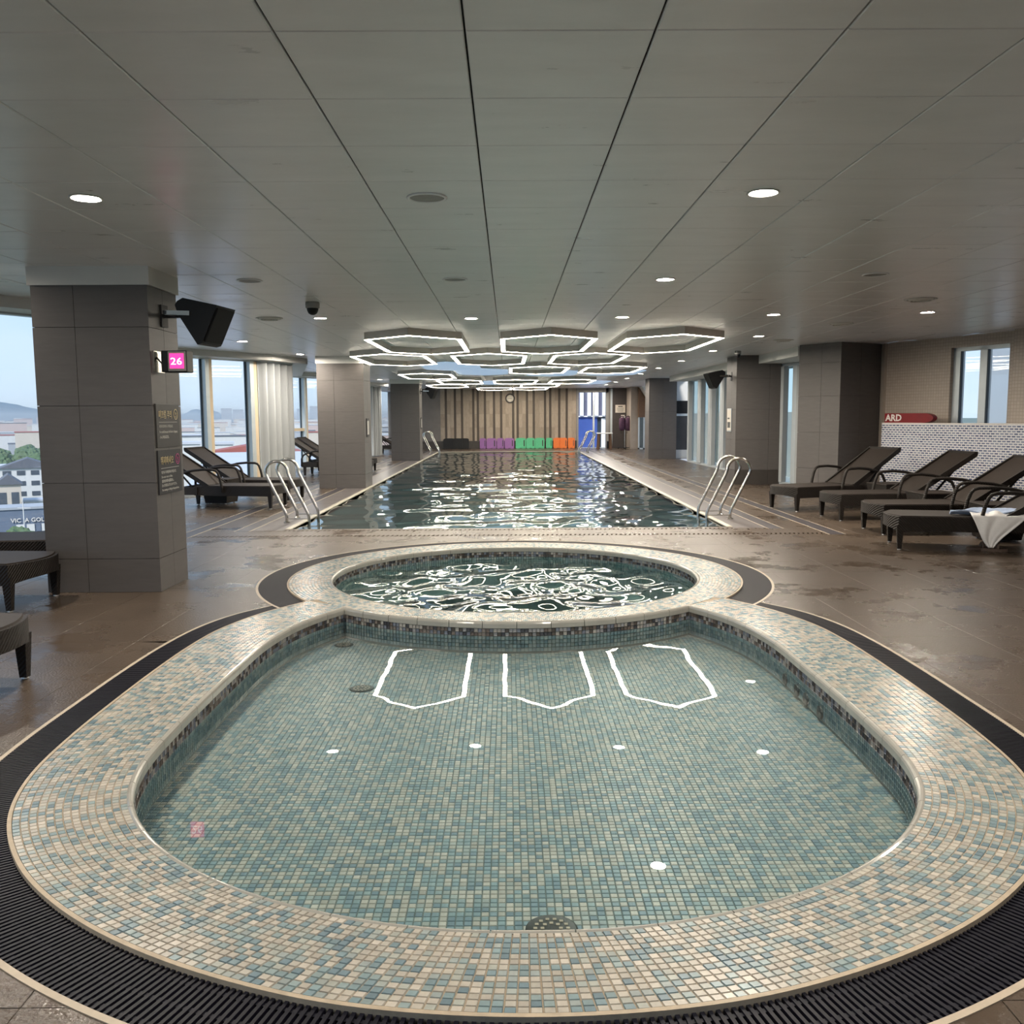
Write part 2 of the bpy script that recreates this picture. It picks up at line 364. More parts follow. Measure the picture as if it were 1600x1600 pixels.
LEFT = [(-8.2, -3), (-8.2, 4.6), (-4.72, 10.1), (-6.62, 14.0), (-6.9, 14.55), (-4.93, 17.65), (-4.57, 18.75), (-5.93, 24.15), (-5.9, 24.4), (-5.05, 26.0), (-4.75, 27.0), (-5.45, 31.0), (-5.5, 31.3), (-5.02, 32.1), (-4.77, 32.9), (-5.5, 38.0), (-5.2, 39.7)]
RIGHT = [(6.1, 39.7), (6.1, 30.0), (5.6, 29.6), (5.55, 27.6), (5.75, 19.0), (5.55, 18.6), (6.45, 16.4), (6.45, 15.6), (8.9, 9.8), (8.9, -3)]
ROOM = np.array(LEFT + RIGHT)

def inside(pts, poly):
    pts = np.atleast_2d(pts); poly = np.asarray(poly); x, y = pts[:, :1], pts[:, 1:2]
    xi, yi = poly[None, :, 0], poly[None, :, 1]; xj, yj = np.roll(xi, 1, 1), np.roll(yi, 1, 1)
    dy = np.where(yj == yi, 1e-12, yj - yi)
    return (((yi > y) != (yj > y)) & (x < (xj - xi) * (y - yi) / dy + xi)).sum(1) % 2 == 1
def densify(poly, step=.08):
    out = []
    for i in range(len(poly)):
        a, b = np.array(poly[i]), np.array(poly[(i + 1) % len(poly)]); n = max(1, int(np.linalg.norm(b - a) / step))
        for k in range(n): out.append(a + (b - a) * k / n)
    return np.array(out)
def clip_cells(cells, outer, holes):
    """cells: rectangles (x0,x1,y0,y1). returns whole rectangles and clipped pieces (verts, tris)."""
    D = [densify(outer)] + [densify(h) for h in holes]
    whole, cut = [], []
    for x0, x1, y0, y1 in cells:
        segs = []
        for d in D:
            inn = (d[:, 0] > x0 - .05) & (d[:, 0] < x1 + .05) & (d[:, 1] > y0 - .05) & (d[:, 1] < y1 + .05)
            idx = np.nonzero(inn)[0]
            for i in idx: segs.append((d[i], d[(i + 1) % len(d)]))
            
        c = np.array([[(x0 + x1) / 2, (y0 + y1) / 2]])
        if not segs:
            if inside(c, outer)[0] and not any(inside(c, h)[0] for h in holes): whole.append((x0, x1, y0, y1))
            continue
        vs = [Vector((x0, y0)), Vector((x1, y0)), Vector((x1, y1)), Vector((x0, y1))]; es = [(0, 1), (1, 2), (2, 3), (3, 0)]
        for a, b in segs: es.append((len(vs), len(vs) + 1)); vs += [Vector(a), Vector(b)]
        v2, _, f2, *_ = delaunay_2d_cdt(vs, es, [], 0, 1e-5)
        V = np.array([tuple(v) for v in v2]); F3 = [tuple(f) for f in f2]
        m = np.array([V[list(f)].mean(0) for f in F3])
        keep = (m[:, 0] > x0) & (m[:, 0] < x1) & (m[:, 1] > y0) & (m[:, 1] < y1) & inside(m, outer)
        for h in holes: keep &= ~inside(m, h)
        tris = [f for f, k_ in zip(F3, keep) if k_]
        if tris:
            used = sorted({i for f in tris for i in f}); mp_ = {u: i for i, u in enumerate(used)}
            cut.append((V[used], [tuple(mp_[i] for i in f) for f in tris]))
    return whole, cut

def slab_tiles(name, mname, parent, cells, outer, holes, ztop, down, gap_x, gap_y, thick=.012, bev=.003, limit=300):
    """cells of a paved surface: facing up (down=False) or down; biggest in view are objects, the rest one stuff mesh"""
    sg = -1 if down else 1
    whole, cut = clip_cells([(a + gap_x, b - gap_x, c + gap_y, d - gap_y) for a, b, c, d in cells], outer, holes)
    items = []
    for x0, x1, y0, y1 in whole:
        v = [(x0, y0, ztop - sg * bev), (x1, y0, ztop - sg * bev), (x1, y1, ztop - sg * bev), (x0, y1, ztop - sg * bev),
             (x0 + bev, y0 + bev, ztop), (x1 - bev, y0 + bev, ztop), (x1 - bev, y1 - bev, ztop), (x0 + bev, y1 - bev, ztop),
             (x0, y0, ztop - sg * thick), (x1, y0, ztop - sg * thick), (x1, y1, ztop - sg * thick), (x0, y1, ztop - sg * thick)]
        f = [(4, 5, 6, 7)] + [(i, (i + 1) % 4, 4 + (i + 1) % 4, 4 + i) for i in range(4)] + [(8 + i, 8 + (i + 1) % 4, (i + 1) % 4, i) for i in range(4)]
        if down: f = [q[::-1] for q in f]
        items.append((screen_area(v[4:8]), v, f))
    for V, T in cut:
        v = [(x, y, ztop) for x, y in V]
        f = []
        for t in T:
            a, b, c = (V[i] for i in t[:3]); up = (b[0] - a[0]) * (c[1] - a[1]) - (b[1] - a[1]) * (c[0] - a[0]) > 0
            f.append(t if up != down else t[::-1])
        items.append((sum(screen_area([v[i] for i in t]) for t in f), v, f))
    items.sort(key=lambda q: -q[0]); rest = MB()
    for i, (a, v, f) in enumerate(items):
        if i < limit and a > 60: MB().add(v, f).build(name, mname, parent, fix=False)
        else: rest.add(v, f)
    if rest.f: stuff(rest.build(name, mname, parent, fix=False))

def flat_region(name, mname, outer, holes, z, down=False, parent=None):
    x0, y0 = outer.min(0) - .5; x1, y1 = outer.max(0) + .5
    w, cut = clip_cells([(x0, x1, y0, y1)], outer, holes); V, T = cut[0]; f = []
    for t in T:
        a, b, c = (V[i] for i in t[:3]); up = (b[0] - a[0]) * (c[1] - a[1]) - (b[1] - a[1]) * (c[0] - a[0]) > 0
        f.append(t if up != down else t[::-1])
    return MB().add([(x, y, z) for x, y in V], f).build(name, mname, parent, fix=False)

# ------------------------------------------------------------------ floor and ceiling
# dark strips and pale bands around the lap pool are laid into the floor: keep tiles out of them
STRIPS = [(3.27, 3.46, 11.2, 39.0), (3.84, 4.03, 10.62, 39.0), (-3.46, -3.27, 11.2, 39.0), (-4.03, -3.84, 10.62, 39.0)]
def rect(a): return np.array([(a[0], a[2]), (a[1], a[2]), (a[1], a[3]), (a[0], a[3])])
BAND = rect((-3.27, 3.27, 11.2, 36.65)); SLOT2 = rect((-3.84, 3.84, 10.66, 10.80))
HOLES = [KIDS_HOLE, SPA_HOLE, BAND, SLOT2] + [rect(s) for s in STRIPS]
floor = struct(flat_region('floor', 'floor_grout', ROOM, [KIDS_HOLE, SPA_HOLE, LAP_HOLE], -.012), 'brown stone tiled pool deck floor with wet patches')
cells = [(-8.4 + .6 * i, -8.4 + .6 * (i + 1), -3.35 + .6 * j, -3.35 + .6 * (j + 1)) for i in range(30) for j in range(73)]
slab_tiles('floor_tile', 'floor_stone', floor, cells, ROOM, HOLES, 0.0, False, .0014, .0014, bev=.001)
ceiling = struct(flat_region('ceiling', 'ceiling_void', ROOM, [], CEIL + .02, True), 'suspended ceiling of square grey panels')
cells = [(-8.53 + .6 * i, -8.53 + .6 * (i + 1), -3.05 + .6 * j, -3.05 + .6 * (j + 1)) for i in range(30) for j in range(73)]
slab_tiles('ceiling_panel', 'ceiling_panel', ceiling, cells, ROOM, [], CEIL, True, .0035, .0018, bev=.004)

# ------------------------------------------------------------------ mosaics
CREAM = [(.52, .485, .42), (.48, .455, .40), (.55, .51, .445), (.45, .42, .365)]
MIDS = [(.37, .41, .39), (.33, .38, .375), (.41, .43, .39)]
TEAL = [(.215, .30, .33), (.185, .265, .305), (.25, .34, .36), (.29, .37, .375)]
BROWN = [(.10, .085, .075), (.16, .13, .115), (.24, .21, .19), (.33, .33, .34), (.20, .22, .27), (.07, .07, .08), (.42, .40, .37)]
WAT = [(.23, .31, .32), (.19, .27, .295), (.27, .35, .355), (.35, .40, .385)]
def pick(kind):
    u = random.random()
    if kind == 'ring': p = CREAM if u < .48 else MIDS if u < .68 else TEAL
    elif kind == 'floor': p = CREAM if u < .40 else MIDS if u < .56 else TEAL
    elif kind == 'band': p = BROWN
    else: p = WAT
    c = random.choice(p); k = random.uniform(.88, 1.1)
    return (c[0] * k, c[1] * k, c[2] * k, 1)
def tiles(name, quads, kind, m, parent, n=(0, 0, 1), th=.004, bev=.0016, limit=300, min_area=30):
    """quads: (N,4,3) outlines of tile tops; each becomes a little slab"""
    items = []
    for q in quads:
        q = np.asarray(q); c = q.mean(0); nn = np.cross(q[1] - q[0], q[3] - q[0]); L = np.linalg.norm(nn)
        if L < 1e-9: continue
        nn = nn / L; base = q - nn * th; d = c - q; dl = np.linalg.norm(d, axis=1, keepdims=True) + 1e-9; top = q + d / dl * bev * 1.4
        v = np.concatenate([base, top]); f = [(4, 5, 6, 7), (0, 1, 5, 4), (1, 2, 6, 5), (2, 3, 7, 6), (3, 0, 4, 7)]
        items.append((screen_area(q) if limit else 0, v.tolist(), f, pick(kind)))
    if limit: items.sort(key=lambda q: -q[0])
    rest = MB(); tint = []
    for i, (a, v, f, c) in enumerate(items):
        if i < limit and a > min_area: MB().add(v, f).build(name, m, parent, tint=[c] * 5, fix=False)
        else: rest.add(v, f); tint += [c] * 5
    if rest.f: stuff(rest.build(name, m, parent, tint=tint, fix=False))

def ribbon(mb, A, za, B, zb, flip=False):
    n = len(A); vs = [(a[0], a[1], za) for a in A] + [(b[0], b[1], zb) for b in B]
    fs = [(i, i + 1, n + i + 1, n + i) for i in range(n - 1)]
    return mb.add(vs, [f[::-1] for f in fs] if flip else fs)
def offset(P, d):
    t = np.gradient(P, axis=0); t /= np.linalg.norm(t, axis=1, keepdims=True) + 1e-12
    return P + d * np.stack([-t[:, 1], t[:, 0]], -1)
def resample(P, step):
    a = np.concatenate([[0], np.cumsum(np.linalg.norm(np.diff(P, axis=0), axis=1))]); n = max(2, int(round(a[-1] / step)) + 1); s = np.linspace(0, a[-1], n)
    return np.stack([np.interp(s, a, P[:, 0]), np.interp(s, a, P[:, 1])], -1)
def trim_run(P, name, parent, m, z, inward, seg=.235, first_gap=True):
    """rounded glazed trim tiles along the edge P; inward = +1/-1 side of the pool"""
    L0 = np.linalg.norm(np.diff(P, axis=0), axis=1).sum(); P = resample(P, L0 / (4 * max(1, round(L0 / seg)))); prof = [(-.003, z - .002), (.004, z + .002), (.012, z), (.019, z - .006), (.023, z - .016), (.023, z - .046), (-.003, z - .046)]
    n = (len(P) - 1) // 4
    for k in range(n):
        q = P[4 * k:4 * k + 5].copy()
        q[0] += (q[1] - q[0]) * .035; q[-1] += (q[-2] - q[-1]) * .035
        rings = [offset(q, inward * d) for d, _ in prof]; vs = [(rings[j][i][0], rings[j][i][1], prof[j][1]) for i in range(5) for j in range(len(prof))]
        w = len(prof); fs = [(i * w + j, i * w + (j + 1) % w, (i + 1) * w + (j + 1) % w, (i + 1) * w + j) for i in range(4) for j in range(w)]
        fs += [tuple(range(w)), tuple(range(4 * w + w - 1, 4 * w - 1, -1))]
        o = MB().add(vs, fs).build(name, m, parent, smooth=False)
def wall_tiles(P, z0, rows, kind, parent, m, name='wall_tile', pitch=.027, flip=False, g=.0012):
    P = resample(P, pitch); q = []
    for i in range(len(P) - 1):
        a, b = P[i], P[i + 1]; t = (b - a) / (np.linalg.norm(b - a) + 1e-9); a = a + t * g; b = b - t * g
        for r in range(rows):
            zt = z0 - r * pitch - g; zb = z0 - (r + 1) * pitch + g
            pts = [(*a, zb), (*b, zb), (*b, zt), (*a, zt)]
            q.append(pts[::-1] if flip else pts)
    tiles(name, np.array(q), kind, m, parent, limit=0)

RZ = .015; PT = .0275
# ---- wading pool
kids = thing('wading_pool', 'shallow curved wading pool with a wide mosaic tile rim in the foreground', 'pool', (0, 0, 0))
st = np.linspace(0, RING_LEN, 240)
mb = MB(); ribbon(mb, at(K_OUT, st), RZ - .004, at(K_IN, st), RZ - .004); mb.build('coping_bed', 'mosaic_grout', kids, fix=False)
mb = MB(); ribbon(mb, at(K_OUT, st), -.1, at(K_OUT, st), RZ + .001); K_LIP = offset(at(K_OUT, st), .014); ribbon(mb, at(K_OUT, st), RZ + .001, K_LIP, RZ + .001); mb.build('coping_lip', 'lip_stone', kids)
ROWS = 14
q = []; ncol = int(RING_LEN / PT)
ss = np.linspace(0, RING_LEN, ncol + 1)
GI = at(K_IN, ss); GO = offset(at(K_OUT, ss), .014)
for r in range(ROWS):
    f0, f1 = (r + .05) / ROWS, (r + .95) / ROWS
    A = GI + (GO - GI) * f0; B = GI + (GO - GI) * f1
    for i in range(ncol):
        g = .05; a0, a1 = A[i] + (A[i + 1] - A[i]) * g, A[i + 1] + (A[i] - A[i + 1]) * g; b0, b1 = B[i] + (B[i + 1] - B[i]) * g, B[i + 1] + (B[i] - B[i + 1]) * g
        z = RZ; q.append([(*b0, z), (*b1, z), (*a1, z), (*a0, z)])
tiles('rim_mosaic_tile', np.array(q), 'ring', 'ring_tile', kids)
trim_run(K_IN, 'rim_trim_tile', kids, 'trim_glaze', RZ, 1)
trim_run(ARC_BACK, 'rim_trim_tile', kids, 'trim_glaze', RZ, 1)
WIN = offset(K_IN, .018); WB = circ(R_BACK + .018, np.linspace(A_END, -PI - A_END, 60))
FZ = -.212
mb = MB(); 
for P in (offset(K_IN, .014), circ(R_BACK + .014, np.linspace(A_END, -PI - A_END, 60))): ribbon(mb, P, FZ, P, 0)
mb.build('basin_wall', 'pool_grout', kids)
for P in (WIN, WB):
    wall_tiles(P, RZ - .047, 2, 'band', kids, 'ring_tile', flip=False); wall_tiles(P, RZ - .047 - 2 * .027, 4, 'wat', kids, 'pool_tile', flip=False)
mb = MB(); kp = np.array(KIDS_POLY); mb.add([(x, y, FZ - .003) for x, y in kp], [tuple(range(len(kp)))]); mb.build('basin_floor', 'pool_grout', kids)
nx, ny = int(3.4 / PT), int(4.4 / PT); q = []
gx = CX - 1.7 + np.arange(nx) * PT; gy = 2.25 + np.arange(ny) * PT
cc = np.array([(x + PT / 2, y + PT / 2) for x in gx for y in gy]); ok = inside(cc, KIDS_POLY * [1, 1])
for (x, y), k_ in zip(cc, ok):
    if k_:
        h_ = PT / 2 - .0015; q.append([(x - h_, y - h_, FZ), (x + h_, y - h_, FZ), (x + h_, y + h_, FZ), (x - h_, y + h_, FZ)])
tiles('floor_mosaic_tile', np.array(q), 'floor', 'pool_tile', kids, th=.003)
def drain(x, y, z, r, parent):
    d = MB().lathe([(r * .96, -.004), (r, .001), (r * .92, .004), (r * .6, .005), (0.001, .005)], 24, (x, y, z), close=False).build('drain_cover', 'drain_cover', parent, smooth=True)
    mb = MB()
    for rr, n in ((.35, 8), (.62, 14)):
        for k_ in range(n): a = 2 * PI * k_ / n; mb.box(x + r * rr * math.cos(a) - r * .07, x + r * rr * math.cos(a) + r * .07, y + r * rr * math.sin(a) - r * .07, y + r * rr * math.sin(a) + r * .07, z + .004, z + .0062)
    mb.build('drain_hole', 'lip_stone', d)
drain(-.90, 5.30, FZ, .075, kids); drain(.13, 2.72, FZ, .085, kids); drain(-1.2, 6.35, FZ, .07, kids)
for y in (5.28, 5.06, 4.9, 4.67):
    MB().lathe([(.038, 0), (.036, .012), (.02, .014), (.001, .01)], 16, close=False).xform(Matrix.Translation((CX + 1.612, y, -.165)) @ Matrix.Rotation(-PI / 2, 4, 'Y')).build('inlet_nozzle', 'drain_cover', kids)

def grate(name, label, A, B, length, loc_pts, z=.002, pitch_=.0195):
    """A inner, B outer polylines of equal count; bars lie across"""
    t = thing(name, label, 'drain grate')
    n = int(length / pitch_); sA = np.linspace(0, len(A) - 1, n + 1); ia = np.arange(len(A))
    a = np.stack([np.interp(sA, ia, A[:, k]) for k in (0, 1)], -1); b = np.stack([np.interp(sA, ia, B[:, k]) for k in (0, 1)], -1)
    mb = MB(); ribbon(mb, B, z - .03, A, z - .03); mb.build('channel', 'grate_pit', t, fix=False)
    items = []
    for i in range(n):
        w = .30
        q0, q1 = a[i] + (a[i + 1] - a[i]) * .18, a[i] + (a[i + 1] - a[i]) * (1 - w); p0, p1 = b[i] + (b[i + 1] - b[i]) * .18, b[i] + (b[i + 1] - b[i]) * (1 - w)
        v = [(*x, zz) for zz in (z - .016, z) for x in (q0, p0, p1, q1)]
        f = [(4, 5, 6, 7), (0, 1, 5, 4), (1, 2, 6, 5), (2, 3, 7, 6), (3, 0, 4, 7)]
        items.append((screen_area(v[4:]), v, f))
    items.sort(key=lambda x: -x[0]); rest = MB()
    for i, (s_, v, f) in enumerate(items):
        if i < 300 and s_ > 40: MB().add(v, f).build('slat', 'grate_plastic', t)
        else: rest.add(v, f)
    if rest.f: stuff(rest.build('slat', 'grate_plastic', t))
    for f in (.12, .5, .88):
        mb = MB(); P = A + (B - A) * f; d = (B - A) / (np.linalg.norm(B - A, axis=1, keepdims=True)) * .007
        ribbon(mb, P - d, z - .004, P + d, z - .004); ribbon(mb, P - d, z - .02, P - d, z - .004); mb.build('rib', 'grate_plastic', t)
    mb = MB(); d = (B - A) / (np.linalg.norm(B - A, axis=1, keepdims=True)); B2 = B + d * .02
    ribbon(mb, B, .003, B2, .003); ribbon(mb, B, -.03, B, .003); ribbon(mb, B2, -.012, B2, .003); mb.build('edge_strip', 'edge_strip', t)
    return t
gA, gB = at(K_OUT, st), at(K_GR, st)
glen = np.linalg.norm(np.diff((gA + gB) / 2, axis=0), axis=1).sum()
grate('drain_grate', 'dark navy slatted drain grate curving round the foreground wading pool', gA, gB, glen, None)
# ---- spa
spa = thing('spa_pool', 'round spa pool with rippling water and a mosaic rim behind the wading pool', 'pool', (0, 0, 0))
aa = np.linspace(0, 2 * PI, 200)
ab = np.linspace(A_END, PI - A_END, 170)
mb = MB(); ribbon(mb, circ(R_BACK, aa), RZ - .004, circ(R_IN, aa), RZ - .004, True); ribbon(mb, circ(R_OUT, ab), RZ - .004, circ(R_BACK, ab), RZ - .004, True); mb.build('coping_bed', 'mosaic_grout', spa)
ao = np.linspace(A_OUT, PI - A_OUT, 150)
mb = MB(); ribbon(mb, circ(R_OUT, ao), -.1, circ(R_OUT, ao), RZ); ribbon(mb, circ(R_OUT, ao), RZ, circ(R_OUT - .012, ao), RZ); mb.build('coping_lip', 'lip_stone', spa)
q = []
for r in range(13):
    ra, rb = R_IN + .004 + r * .0266 + .0013, R_IN + .004 + (r + 1) * .0266 - .0013
    full_ = rb < R_BACK + .002; a0, a1 = (0, 2 * PI) if full_ else (A_OUT, PI - A_OUT)
    n = int((a1 - a0) * ra / PT); da = (a1 - a0) / n
    for i in range(n):
        x, y = a0 + i * da + .0013 / ra, a0 + (i + 1) * da - .0013 / ra
        p = [circ(rb, x), circ(rb, y), circ(ra, y), circ(ra, x)]; q.append([(*w, RZ) for w in p])
tiles('rim_mosaic_tile', np.array(q), 'ring', 'ring_tile', spa, limit=300, min_area=60)
trim_run(circ(R_IN, np.linspace(0, 2 * PI, 400)), 'rim_trim_tile', spa, 'trim_glaze', RZ, 1, .22)
PW = circ(R_IN - .018, np.linspace(0, 2 * PI, 400))
mb = MB(); ribbon(mb, circ(R_IN - .014, aa), -.75, circ(R_IN - .014, aa), 0); mb.build('basin_wall', 'spa_tile', spa)
wall_tiles(PW, RZ - .047, 2, 'band', spa, 'ring_tile'); wall_tiles(PW, RZ - .047 - .054, 5, 'wat', spa, 'pool_tile')
MB().lathe([(1.3, -.38), (1.3, -.40), (R_IN, -.40)], 60, (SPA[0], SPA[1], 0), close=False).build('bench_step', 'spa_tile', spa)
MB().add([(*p, -.75) for p in circ(R_IN, aa[:-1])], [tuple(range(199))]).build('basin_floor', 'spa_tile', spa)
ag = np.linspace(A_OUT - .03, PI - A_OUT + .03, 160)
grate('drain_grate', 'dark drain grate ring curving round the back of the spa pool', circ(R_OUT, ag), circ(R_GR, ag), (ag[-1] - ag[0]) * 2.12, None)

# ---- water
def waves(X, Y, comps):
    z = np.zeros_like(X)
    for A, lam, th, ph, wd in comps:
        kx, ky = 2 * PI / lam * math.cos(th), 2 * PI / lam * math.sin(th)
        z += A * np.sin(kx * X + ky * Y + ph + wd * np.sin(1.3 * X + .9 * Y + ph) + wd * np.cos(.7 * Y - 1.1 * X + 2 * ph))
    return z
def comps(n, lam0, lam1, slope, seed):
    r = np.random.default_rng(seed); out = []
    for _ in range(n):
        lam = lam0 * (lam1 / lam0) ** r.random(); out.append((slope * lam / (2 * PI) / math.sqrt(n / 2), lam, r.random() * 2 * PI, r.random() * 6.28, 1.2))
    return out
def water_mesh(name, m, pts_xy, faces, z, cs):
    P = np.asarray(pts_xy); Z = z + waves(P[:, 0], P[:, 1], cs)
    mb = MB(); mb.v = [(float(x), float(y), float(w)) for (x, y), w in zip(P, Z)]; mb.f = faces
    return mb.build(name, m, None, smooth=True, fix=False)
def grid_water(name, m, x0, x1, y0, y1, step, z, cs):
    nx, ny = int((x1 - x0) / step) + 1, int((y1 - y0) / step) + 1
    xs, ys = np.linspace(x0, x1, nx), np.linspace(y0, y1, ny); X, Y = np.meshgrid(xs, ys)
    fs = [(j * nx + i, j * nx + i + 1, (j + 1) * nx + i + 1, (j + 1) * nx + i) for j in range(ny - 1) for i in range(nx - 1)]
    return water_mesh(name, m, np.stack([X.ravel(), Y.ravel()], -1), fs, z, cs)
# wading: strips from the left wall to the right wall
def radial_water(name, m, poly, cen, nr, z, cs):
    poly = resample(np.concatenate([poly, poly[:1]]), .04)[:-1]; n = len(poly); pts = [cen]
    for r in range(1, nr + 1): pts += list(cen + (poly - cen) * (r / nr))
    fs = [(0, 1 + i, 1 + (i + 1) % n) for i in range(n)]
    for r in range(nr - 1): fs += [(1 + r * n + i, 1 + (r + 1) * n + i, 1 + (r + 1) * n + (i + 1) % n, 1 + r * n + (i + 1) % n) for i in range(n)]
    return water_mesh(name, m, np.array(pts), fs, z, cs)
w = radial_water('water', 'water_kids', KIDS_POLY, np.array([CX, 4.3]), 60, -.10, comps(16, .12, .6, .0011, 3)); tag(w, 'still clear water filling the foreground wading pool', 'water'); stuff(w)
w = radial_water('water', 'water_spa', circ(R_IN - .01, np.linspace(0, 2 * PI, 260, endpoint=False)), SPA, 90, -.105, comps(24, .26, .75, .10, 5)); tag(w, 'rippling glinting water in the round spa pool', 'water'); stuff(w)
w = grid_water('water', 'water_lap', PX0 - .02, PX1 + .02, PY0, PY1, .05, -.022, comps(22, .5, 1.8, .042, 9)); tag(w, 'dark teal rippled water of the long swimming lane pool', 'water'); stuff(w)

# ---- lap pool
lap = thing('lap_pool', 'long rectangular swimming pool running to the striped back wall', 'pool', (0, 0, 0))
mb = MB(); zb = -1.25
c = [(PX0, PY0), (PX1, PY0), (PX1, PY1), (PX0, PY1)]
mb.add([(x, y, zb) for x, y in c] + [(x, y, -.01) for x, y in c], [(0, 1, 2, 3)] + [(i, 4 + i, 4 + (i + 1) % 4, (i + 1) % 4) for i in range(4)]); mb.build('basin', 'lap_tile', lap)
for n_, a in (('side_coping', (PX0 - .07, PX0, PY0, PY1 + .07)), ('side_coping', (PX1, PX1 + .07, PY0, PY1 + .07)), ('end_coping', (PX0, PX1, PY1, PY1 + .07))):
    MB().bevbox(*a, -.08, .006, .004).build(n_, 'lap_edge', lap)
for a in ((PX0 - .47, PX0 - .07, 11.2, 36.65), (PX1 + .07, PX1 + .47, 11.2, 36.65), (PX0 - .07, PX1 + .07, PY1 + .07, 36.65), (PX0 - .07, PX1 + .07, 11.32, PY0)):
    x0, x1, y0, y1 = a
    if y1 - y0 > 5:
        n = 42
        for k_ in range(n): MB().box(x0 + .002, x1 - .002, y0 + (y1 - y0) * k_ / n + .002, y0 + (y1 - y0) * (k_ + 1) / n - .002, -.02, 0).build('deck_tile', 'lap_deck', lap)
    else:
        n = max(1, int((x1 - x0) / .6))
        for k_ in range(n): MB().box(x0 + (x1 - x0) * k_ / n + .002, x0 + (x1 - x0) * (k_ + 1) / n - .002, y0 + .002, y1 - .002, -.02, 0).build('deck_tile', 'lap_deck' if y0 > 20 else 'floor_stone', lap)
for i, s_ in enumerate(STRIPS):
    side = 'right' if s_[0] > 0 else 'left'; pos = 'inner' if abs(s_[0]) < 3.6 else 'outer'
    t = thing('channel_cover', f'{pos} dark grey drain channel strip along the {side} deck of the long pool', 'drain cover', ((s_[0] + s_[1]) / 2, 11, 0))
    n = 46
    for k_ in range(n):
        L = (s_[3] - s_[2]) / n; MB().box(s_[0] + .004 - t.location.x, s_[1] - .004 - t.location.x, s_[2] + L * k_ + .002 - 11, s_[2] + L * (k_ + 1) - .002 - 11, -.02, .001).build('cover_plate', 'strip_dark', t)
    mb = MB(); w_ = .008
    for x in (s_[0], s_[1]): mb.box(x - .004 - t.location.x, x + .004 - t.location.x, s_[2] - 11, s_[3] - 11, -.02, .003)
    mb.build('edge_strip', 'edge_strip', t)
for (xa, xb, ya, yb, lb) in ((-3.27, 3.27, 11.2, 11.31, 'narrow slotted overflow drain along the near edge of the long pool'), (-3.84, 3.84, 10.66, 10.80, 'narrow slotted drain row between the spa and the long pool')):
    t = thing('slot_drain', lb, 'drain', (0, ya, 0))
    MB().box(xa, xb, 0, yb - ya, -.03, -.015).build('channel', 'grate_pit', t)
    MB().box(xa, xb, 0, .022, -.02, .001).build('edge_rail', 'floor_stone', t); MB().box(xa, xb, yb - ya - .022, yb - ya, -.02, .001).build('edge_rail', 'floor_stone', t)
    mb = MB(); n = int((xb - xa) / .055)
    for k_ in range(n):
        x = xa + (xb - xa) * k_ / n
        mb.add([(x, .022, .001), (x + .03, .022, .001), (x + .03 + .02, yb - ya - .022, .001), (x + .02, yb - ya - .022, .001), (x, .022, -.012), (x + .03, .022, -.012), (x + .05, yb - ya - .022, -.012), (x + .02, yb - ya - .022, -.012)], [(0, 1, 2, 3), (4, 5, 1, 0), (5, 6, 2, 1), (6, 7, 3, 2), (7, 4, 0, 3)])
    stuff(mb.build('crossbar', 'floor_stone', t))

# ------------------------------------------------------------------ columns
def tiled_box(name, label, corners, z1, rows, splits, cap=None, skirt=None, m='column_tile'):
    """corners: ccw plan; rows: z joints; splits: joint fractions per side"""
    root = MB().prism([tuple(c) for c in corners], 0, z1).build(name, 'column_core')
    struct(root, label); n = len(corners); cen = np.mean(corners, axis=0)
    for i in range(n):
        a, b = np.array(corners[i], float), np.array(corners[(i + 1) % n], float); d = b - a; L = np.linalg.norm(d); d /= L; nr = np.array([d[1], -d[0]])
        fr = [0] + list(splits[i % len(splits)]) + [1]
        for r in range(len(rows) - 1):
            if rows[r] >= z1: continue
            za, zc = rows[r] + .002, min(rows[r + 1], z1) - .002
            for k_ in range(len(fr) - 1):
                p, q_ = a + d * (L * fr[k_] + (.002 if k_ else -.012)), a + d * (L * fr[k_ + 1] - (.002 if k_ < len(fr) - 2 else 0))
                v = [(*(x + nr * o_), z) for z in (za, zc) for x, o_ in ((p, 0), (q_, 0), (q_, .012), (p, .012))]
                MB().add(v, [(0, 1, 2, 3), (4, 5, 6, 7), (0, 1, 5, 4), (1, 2, 6, 5), (2, 3, 7, 6), (3, 0, 4, 7)]).build('column_tile', 'skirting' if skirt and r == 0 else m, root)
    if cap:
        P = [cen + (np.array(c) - cen) * (1 + cap / np.linalg.norm(np.array(c) - cen)) for c in corners]
        MB().prism([tuple(p) for p in P], 2.485, CEIL + .002).build('column_cap', 'white_paint', root)
    return root
RW = [.0, .28, .905, 1.53, 2.155, 2.63]
def rc(x0, x1, y0, y1): return [(x0, y0), (x1, y0), (x1, y1), (x0, y1)]
for i, (yy, lb) in enumerate(((7.31, 'nearest dark grey tiled column carrying the two signs and speaker'), (18.0, 'middle tiled column on the left edge of the long pool'), (29.2, 'farthest tiled column on the left edge of the long pool'))):
    o = tiled_box('column', lb, rc(-3.79, -2.885, yy, yy + .6 + (.25 if i else 0)), CEIL, RW, [[.36], [.5], [.64], [.5]], cap=.04)
tiled_box('column', 'tiled column on the right side with a black loudspeaker and dark skirting', rc(4.66, 5.55, 18.4, 19.2), CEIL, [0, .3, .92, 1.54, 2.16, 2.63], [[.75], [.5], [.25], [.5]], skirt=True)
tiled_box('column', 'farthest tiled column on the right deck', rc(4.6, 5.48, 29.4, 30.2), CEIL, [0, .3, .92, 1.54, 2.16, 2.63], [[.5], [.5], [.5], [.5]])
